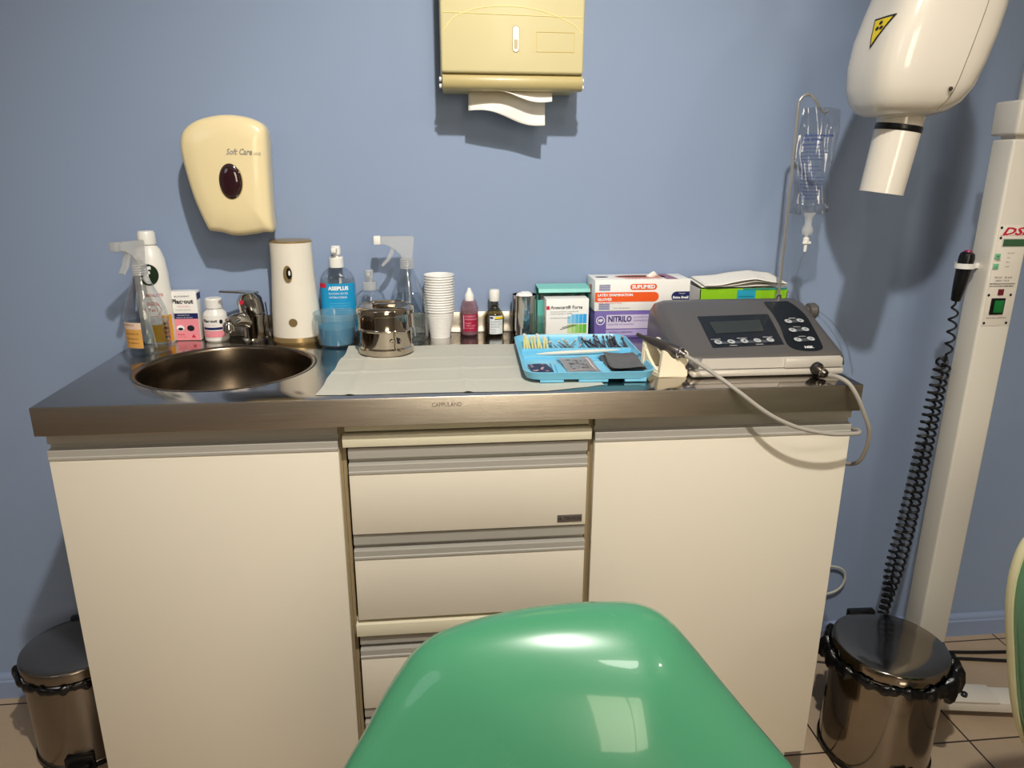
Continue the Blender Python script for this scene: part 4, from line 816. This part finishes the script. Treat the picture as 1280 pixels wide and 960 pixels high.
# head
def se(cx_, cy_, z, a_, b_, e=3.0, n=48, sh=0):
    P = []
    for k in range(n):
        th = 2*PI*k/n; c, s_ = math.cos(th), math.sin(th); r = 1/((abs(c)**e+abs(s_)**e)**(1/e))
        P.append(Vector((cx_+a_*r*c, cy_+b_*r*s_, z+sh*r*c*a_)))
    return P
HY = -.322
hr = [(1.395, 1.2885, .028, .026, 2), (1.396, 1.291, .052, .046, 2.3), (1.399, 1.298, .066, .060, 2.9), (1.403, 1.312, .0765, .070, 3.5), (1.407, 1.335, .085, .077, 4.0), (1.412, 1.37, .0905, .081, 4.3), (1.420, 1.41, .092, .083, 4.4), (1.430, 1.45, .091, .082, 4.2), (1.441, 1.50, .087, .079, 3.8), (1.450, 1.55, .078, .070, 3.2), (1.457, 1.59, .058, .052, 2.5), (1.460, 1.61, .028, .026, 2)]
m = MB(); m.rings([se(c, HY, z, a_, b_, e, sh=.0) for c, z, a_, b_, e in hr]); m.build('tube_head', whitem, t, angle=70)
m = MB(); sm_ = [Vector((c+a_*.38, HY-b_*(1-.38**e)**(1/e)-.0004, z)) for c, z, a_, b_, e in hr[2:]]; m.tube(smooth(sm_, 4), .0006, 4); m.build('seam', mat('seam_grey', (140, 128, 112), .5), t)
MB().lathe([(0, 0), (.0035, 0), (.003, .002), (0, .002)], (1.4290, HY-.0785, 1.328), 12, M=Matrix.Rotation(math.radians(80), 4, 'X')).build('screw', mat('screw', (90, 80, 70), .3, metal=1), t)
ta = Vector((1.408, -.318, 1.305)); tb = Vector((1.3915, -.314, 1.165)); q = (tb-ta).to_track_quat('Z', 'Y').to_matrix().to_4x4(); tl = (tb-ta).length
MB().lathe([(0, -.01), (.040, -.01), (.0375, .012), (.0365, .030), (0, .030)], tuple(ta), 48, M=q).build('collar', whitem, t)
MB().lathe([(.0375, .028), (.0380, .029), (.0380, .0375), (.0375, .0385)], tuple(ta), 48, M=q, cap0=False, cap1=False).build('black_band', black, t)
MB().lathe([(.0370, .030), (.0372, .038), (.0362, tl), (.0345, tl), (.0345, .05), (0, .05)], tuple(ta), 48, M=q, cap0=False).build('cone', whitem, t)
# warning triangle on the left side of the head (point down)
def hs(v, z, e=.0012):   # on left flank, v along y
    zi = [r for r in hr]; 
    for r0, r1 in zip(zi, zi[1:]):
        if r0[1] <= z <= r1[1]:
            k = (z-r0[1])/(r1[1]-r0[1]); c, a_, b_, ex = [r0[i]+(r1[i]-r0[i])*k for i in (0, 2, 3, 4)]
            yy = max(-.999, min(.999, v/b_)); return Vector((c-a_*(1-abs(yy)**ex)**(1/ex)-e, HY+v, z))
def tri(mb, k, e):
    A, B, C_ = (.004, 1.4395), (-.052, 1.4395), (-.010, 1.3925); gx = (A[0]+B[0]+C_[0])/3; gz = (A[1]+B[1]+C_[1])/3
    A, B, C_ = [(gx+(p[0]-gx)*k, gz+(p[1]-gz)*k) for p in (A, B, C_)]; n = 10
    for j in range(n):
        t0, t1 = j/n, (j+1)/n; mix = lambda p, q_, t_: (p[0]+(q_[0]-p[0])*t_, p[1]+(q_[1]-p[1])*t_)
        a0, b0, a1, b1 = mix(A, C_, t0), mix(B, C_, t0), mix(A, C_, t1), mix(B, C_, t1); mm = 6
        for q_ in range(mm):
            P = [mix(a0, b0, q_/mm), mix(a0, b0, (q_+1)/mm), mix(a1, b1, (q_+1)/mm), mix(a1, b1, q_/mm)]
            if j == n-1:
                if q_ == 0: mb.poly([hs(*a0, e), hs(*b0, e), hs(*a1, e)])
            else: mb.poly([hs(*p, e) for p in P])
m = MB(); m.use(ktxt); tri(m, 1.0, .0012); m.use(yellow); tri(m, .80, .0018); m.use(ktxt)
for a0 in (90, 210, 330):
    pts = [(-.021+.0062*math.cos(math.radians(a0))+.0048*math.cos(2*PI*k/10), 1.4255+.0052*math.sin(math.radians(a0))+.0030*math.sin(2*PI*k/10)) for k in range(10)]; m.poly([hs(p[0], p[1], .0024) for p in pts])
m.build('radiation_sign', None, t)
# trigger bracket ring belongs to the column
hx, hy = 1.634, -.236
m = MB(); m.rings([[Vector((hx+(.0165+dr_)*math.cos(a), hy+(.0150+dr_)*math.sin(a), 1.020+dz_)) for a in [2*PI*k/28 for k in range(28)]] for dr_, dz_ in ((0, 0), (.002, 0), (.002, .010), (0, .010), (0, 0))], False, False); m.box(hx+.014, cx0+.002, hy-.006, hy+.006, 1.020, 1.030, .001); recalc(m); m.build('switch_ring', whitep, t)
t = thing('exposure_switch', (hx, hy, .96), 'black hand exposure switch with coiled cord hanging beside the x-ray column', 'hand switch')
A = Vector((hx+.003, hy, 1.052)); B = Vector((hx-.004, hy+.002, .955)); q = (B-A).to_track_quat('Z', 'Y').to_matrix().to_4x4()
MB().lathe([(0, 0), (.008, .0005), (.0125, .004), (.0140, .010), (.0138, .03), (.0115, .07), (.0090, .095), (.007, .0975), (0, .0975)], tuple(A), 28, M=q).build('grip', black, t)
MB().lathe([(0, -.003), (.006, -.0025), (.0075, 0), (.008, .003)], tuple(A), 20, M=q, cap1=False).build('push_button', mat('magenta_button', (150, 30, 80), .35), t)
def coil(path, r, turns, wire, seg=9, ph=0.):
    P = smooth(path, 12); L = [0]
    for a_, b_ in zip(P, P[1:]): L.append(L[-1]+(b_-a_).length)
    out = []; n = int(turns*seg); j = 0; up = Vector((1, 0, 0))
    for i in range(n+1):
        s_ = L[-1]*i/n
        while j < len(L)-2 and L[j+1] < s_: j += 1
        k = (s_-L[j])/max(1e-6, L[j+1]-L[j]); p = P[j].lerp(P[j+1], k); tg = (P[j+1]-P[j]).normalized()
        u = (up-tg*up.dot(tg)).normalized(); v = tg.cross(u); a_ = 2*PI*i/seg+ph; e = min(1, i/seg, (n-i)/seg)
        rr = r(s_/L[-1]) if callable(r) else r
        out.append(p+(u*math.cos(a_)+v*math.sin(a_))*rr*e)
    return MB().tube(out, wire, 6)
coil([(hx-.004, hy+.002, .957), (hx+.000, hy+.006, .93), (1.640, -.226, .88), (1.645, -.22, .83)], .0075, 5, .0022, 14).build('cord_top', blackm, t)
coil([(1.645, -.22, .83), (1.650, -.208, .76), (1.655, -.198, .66), (1.657, -.19, .54), (1.656, -.185, .42), (1.650, -.18, .32), (1.640, -.175, .24), (1.632, -.17, .15), (1.630, -.17, .06)], .0098, 46, .0028).build('coiled_cord', blackm, t)
t2 = coil([(1.660, -.195, .83), (1.640, -.21, .815), (1.640, -.205, .76), (1.643, -.192, .66), (1.647, -.18, .54), (1.645, -.17, .42), (1.640, -.165, .32), (1.648, -.160, .22), (1.640, -.155, .12), (1.60, -.14, .03)], .0095, 48, .0028, ph=2.).build('coiled_cable', blackm); tag(t2, 'second black coiled cable twisted alongside the hand switch cord', 'cable')

# ------------------------------------------------------------------ bins
def bin_(cx, cy, r, h, body, label, bulge, pedal_ang, lidm):
    t = thing('pedal_bin', (cx, cy, 0), label, 'trash can')
    MB().lathe([(0, 0), (r*.97, 0), (r, .004), (r, .012), (r*.985, .014), (r*.985, h-.03), (r*.97, h-.028), (r*.97, .02), (0, .02)], (cx, cy, 0), 72).build('body', body, t)
    MB().lathe([(r*1.005, 0), (r*1.02, .002), (r*1.02, .012), (r*1.005, .013)], (cx, cy, 0), 64, cap0=False, cap1=False).build('base_ring', black, t)
    MB().lathe([(r*.99, h-.022), (r*1.01, h-.022), (r*1.015, h-.004), (r*1.00, h), (r*.97, h+.002), (r*.6, h+.004), (0, h+.005)], (cx, cy, 0), 72, cap0=False).build('lid', lidm, t, angle=50)
    m = MB(); R = []
    for i in range(120):
        a = 2*PI*i/120; w = bulge(a); ww = .0045*w*(1+.25*math.sin(a*17)+.2*math.sin(a*31+1)); rr = r*1.0+.002+ww*.6
        zc = h-.033-.004*(w-1)+.002*math.sin(a*9)
        R.append([Vector((cx+(rr+ww*math.cos(b_)*.9)*math.cos(a), cy+(rr+ww*math.cos(b_)*.9)*math.sin(a), zc+ww*1.9*math.sin(b_)+.0008*math.sin(a*40+b_*3))) for b_ in [2*PI*k/10 for k in range(10)]])
    R.append(R[0]); m.rings(R, False, False); m.build('bin_liner', bagm, t, angle=50)
    M = Matrix.Translation((cx, cy, 0)) @ Matrix.Rotation(pedal_ang, 4, 'Z')
    m = MB(); m.box(r-.01, r+.03, -.024, .024, .012, .026, .005, M=M); m.box(r-.005, r+.006, -.028, .028, .0, .040, .004, M=M); m.build('pedal', black, t)
    M2 = Matrix.Translation((cx, cy, 0)) @ Matrix.Rotation(pedal_ang+PI, 4, 'Z')
    MB().box(r-.004, r+.014, -.03, .03, h-.05, h+.004, .004, M=M2).build('hinge', black, t)
    return t
bin_(-.168, -.158, .102, .236, binbr, 'brushed steel pedal bin at the left end of the cabinets', lambda a: .9+.9*max(0, math.cos(a-PI*1.02))**8, math.radians(-78), binbr)
bin_(1.528, -.358, .110, .262, binst, 'shiny steel pedal bin in front of the x-ray column', lambda a: 1.1+2.3*max(0, math.cos(a+.45))**3+1.3*max(0, math.cos(a-2.6))**3, math.radians(-92), binst)

# ------------------------------------------------------------------ cables and plug by the wall
m = MB(); m.tube(smooth([(1.345, -.03, .28), (1.40, -.02, .262), (1.52, -.018, .245), (1.612, -.015, .230), (1.632, -.015, .195), (1.607, -.015, .160), (1.52, -.016, .152), (1.40, -.02, .16), (1.345, -.03, .15)], 6), .003, 8); o = m.build('white_cable', cabw); tag(o, 'thin white cable looping on the wall beside the right cabinet', 'cable')
t = thing('power_adapter', (1.455, -.16, 0), 'pale power adapter on the floor between cabinet and shiny bin', 'adapter')
MB().box(1.425, 1.485, -.185, -.135, .035, .095, .006).build('housing', mat('pale_grey_plastic', (196, 200, 200), .5), t); MB().box(1.43, 1.48, -.180, -.14, 0, .035, .004).build('base', blackm, t)
m = MB(); m.tube(smooth([(1.345, -.10, .12), (1.40, -.12, .112), (1.46, -.12, .10), (1.52, -.11, .06), (1.6, -.10, .02), (1.70, -.08, .0045), (1.85, -.075, .0045), (2.0, -.09, .0045), (2.3, -.11, .0045)], 6), .0042, 8); o = m.build('power_cable', blackm); tag(o, 'black cable running straight along the foot of the wall', 'cable')
m = MB(); m.tube(smooth([(1.70, -.095, .0045), (1.78, -.10, .0045), (1.90, -.105, .0045), (2.05, -.13, .0045), (2.3, -.16, .0045)], 6), .0042, 8); o = m.build('power_cable', blackm); tag(o, 'black cable on the tiles drifting away from the wall at the right', 'cable')
m = MB(); m.tube(smooth([(1.70, -.085, .0135), (1.75, -.10, .0125), (1.80, -.125, .0045), (1.835, -.16, .0045), (1.845, -.205, .0045)], 6), .0040, 8); o = m.build('power_cable', blackm); tag(o, 'short black cable curving over the tiles towards the white x-ray foot', 'cable')

# ------------------------------------------------------------------ green chairs
def shell(outline, cen, O, ex, ey, n, rings, name, m_, parent, tilt=(0, 0)):
    mb = MB(); R = []
    for k, d in rings: R.append([O+ex*(cen[0]+(u-cen[0])*k)+ey*(cen[1]+(v-cen[1])*k)+n*(d+(tilt[0]*((cen[0]+(u-cen[0])*k)-cen[0])+tilt[1]*((cen[1]+(v-cen[1])*k)-cen[1]))*(1-k**3)) for u, v in outline])
    mb.rings(R); recalc(mb); return mb.build(name, m_, parent, angle=70)
t = thing('dental_stool', (.74, -1.22, 0), 'glossy green shell chair back rising in the foreground', 'chair')
O = Vector((0, -.95, .80)); ey = Vector((0, -.436, -.9)); ex = Vector((1, 0, 0)); n_ = Vector((0, -.9, .436))
ol = [(.470, .22), (.492, .175), (.513, .136), (.532, .106), (.549, .077), (.566, .053), (.581, .036), (.604, .022), (.643, .011), (.69, .004), (.738, .0015), (.786, .003), (.812, .009), (.831, .021), (.848, .040), (.878, .080), (.907, .118), (.932, .150), (.948, .172), (.962, .205), (.965, .26), (.945, .34), (.90, .40), (.82, .43), (.71, .44), (.60, .43), (.51, .39), (.465, .32), (.458, .27)]
SMO = [(p.x, p.y) for p in smooth([(u, v, 0) for u, v in ol]+[ol[0]+(0,)], 4)[:-1]]
k0 = 1.0
shell(SMO, (.76, .18), O, ex, ey, n_, [(.5, -.031), (.90, -.032), (.965, -.030), (.99, -.022), (1.0, -.010), (.994, .000), (.980, .006), (.955, .012), (.92, .0175), (.87, .0225), (.80, .028), (.70, .034), (.55, .040), (.4, .044), (.25, .0465), (.1, .048)], 'backrest', green, t, tilt=(.10, -.12))
m = MB(); m.tube(smooth([tuple(O+ex*.715+ey*.30-n_*.03), (.715, -1.03, .50), (.72, -1.10, .42), (.73, -1.20, .40)], 5), .018, 12); m.build('back_support', chrome, t)
MB().lathe([(0, 0), (.17, 0), (.195, .012), (.20, .03), (.19, .055), (.15, .065), (0, .068)], (.74, -1.26, .40), 48).build('seat', green, t)
MB().lathe([(0, 0), (.03, 0), (.03, .2), (.02, .2), (.02, .37), (0, .37)], (.74, -1.26, .04), 24).build('gas_column', chrome, t)
for k in range(5):
    a = 2*PI*k/5+.3; m = MB(); m.tube([(.74, -1.26, .08), (.74+.12*math.cos(a), -1.26+.12*math.sin(a), .07), (.74+.25*math.cos(a), -1.26+.25*math.sin(a), .055)], [.02, .016, .012], 10); lg = m.build('leg', chrome, t)
    MB().lathe([(0, -.011), (.024, -.011), (.025, 0), (.024, .011), (0, .011)], (.74+.25*math.cos(a), -1.26+.25*math.sin(a), .026), 20, M=Matrix.Rotation(PI/2, 4, 'X')).build('caster', blackm, lg)
# second chair at the right edge
t = thing('dental_stool', (1.56, -.95, 0), 'green chair back with cream rim cut off by the right picture edge', 'chair')
O = Vector((.040, -.8, -.045)); ey = Vector((0, 0, 1)); n_ = Vector((0, -1, 0))
ol = [(1.560, .40), (1.50, .402), (1.446, .412), (1.424, .440), (1.398, .50), (1.373, .59), (1.354, .67), (1.350, .73), (1.362, .775), (1.40, .80), (1.48, .812), (1.56, .815), (1.64, .812), (1.72, .80), (1.758, .775), (1.77, .73), (1.766, .67), (1.747, .59), (1.722, .50), (1.696, .44), (1.674, .412), (1.62, .402)]
SMO = [(p.x, p.y) for p in smooth([(u, v, 0) for u, v in ol]+[ol[0]+(0,)], 4)[:-1]]
shell(SMO, (1.56, .61), O, ex, ey, n_, [(.5, -.050), (.94, -.050), (.965, -.047), (.985, -.040), (.992, -.025), (.985, -.005), (.960, .008), (.92, .016), (.85, .026), (.7, .042), (.5, .055), (.25, .062)], 'backrest', green, t)
m = MB(); 
R = [[O+ex*(1.56+(u-1.56)*k)+ey*(.61+(v-.61)*k)+n_*d for u, v in SMO] for k, d in ((.955, -.054), (.99, -.055), (1.006, -.050), (1.008, -.044), (1.0, -.039), (.955, -.040), (.955, -.054))]
m.rings(R, False, False); recalc(m); m.build('rim', mat('cream_rim', (214, 208, 168), .4), t)
m = MB(); m.tube(smooth([(1.56, -.76, .55), (1.56, -.76, .45), (1.56, -.82, .40), (1.56, -.92, .39)], 5), .018, 12); m.build('back_support', chrome, t)
MB().lathe([(0, 0), (.17, 0), (.195, .012), (.20, .03), (.19, .055), (.15, .065), (0, .068)], (1.56, -1.02, .385), 48).build('seat', green, t)
MB().lathe([(0, 0), (.03, 0), (.03, .2), (.02, .2), (.02, .36), (0, .36)], (1.56, -1.02, .03), 24).build('gas_column', chrome, t)
MB().lathe([(0, 0), (.19, 0), (.19, .012), (.05, .03), (0, .03)], (1.56, -1.02, .0), 40).build('round_base', chrome, t)

# ------------------------------------------------------------------ light
def area(name, loc, target, size, power, colr, shape='DISK', size_y=None):
    ld = bpy.data.lights.new(name, 'AREA'); ld.shape = shape; ld.size = size; ld.energy = power; ld.color = colr
    if size_y: ld.size_y = size_y
    o = bpy.data.objects.new(name, ld); col.objects.link(o); o.location = loc
    o.rotation_euler = (Vector(target)-Vector(loc)).to_track_quat('-Z', 'Y').to_euler(); return o
ld = bpy.data.lights.new('key_lamp', 'SPOT'); ld.energy = 132; ld.color = (1, .955, .87); ld.shadow_soft_size = .028; ld.spot_size = math.radians(94); ld.spot_blend = 1
ko = bpy.data.objects.new('key_lamp', ld); col.objects.link(ko); ko.location = (.76, -1.42, 2.30); ko.rotation_euler = (Vector((.74, -.42, .78))-ko.location).to_track_quat('-Z', 'Y').to_euler()
area('ceiling_lamp', (1.2, -2.3, 2.68), (1.0, -1.2, 0), .5, 11, (1, .95, .87))
area('side_lamp', (2.3, -2.0, 2.3), (1.2, 0, .9), .10, 3, (1, .92, .82))
area('sky_fill', (-1.2, -2.6, 2.2), (.3, 0, .9), .8, 3, (.8, .88, 1))
w = bpy.data.worlds.new('world'); bpy.context.scene.world = w; w.use_nodes = True
w.node_tree.nodes['Background'].inputs[0].default_value = (.5, .55, .6, 1); w.node_tree.nodes['Background'].inputs[1].default_value = .3

# ------------------------------------------------------------------ camera
pi_, ya_, ro_ = .2939, .1056, .0041
fw = Vector((math.sin(ya_)*math.cos(pi_), math.cos(ya_)*math.cos(pi_), -math.sin(pi_)))
r0 = Vector((math.cos(ya_), -math.sin(ya_), 0)); u0 = r0.cross(fw)
rr = math.cos(ro_)*r0+math.sin(ro_)*u0; uu = -math.sin(ro_)*r0+math.cos(ro_)*u0
cam = bpy.data.cameras.new('camera'); co = bpy.data.objects.new('camera', cam); col.objects.link(co)
cam.sensor_fit = 'HORIZONTAL'; cam.sensor_width = 36; cam.lens = 915.74/1280*36; cam.clip_start = .02
M = Matrix((rr, uu, -fw)).transposed().to_4x4(); M.translation = Vector((.6086, -1.5674, 1.2139)); co.matrix_world = M
sc = bpy.context.scene; sc.camera = co
sc.view_settings.view_transform = 'Standard'; sc.view_settings.look = 'None'; sc.view_settings.exposure = 0
sc.cycles.transparent_max_bounces = 24; sc.cycles.max_bounces = 10; sc.cycles.sample_clamp_indirect = 6
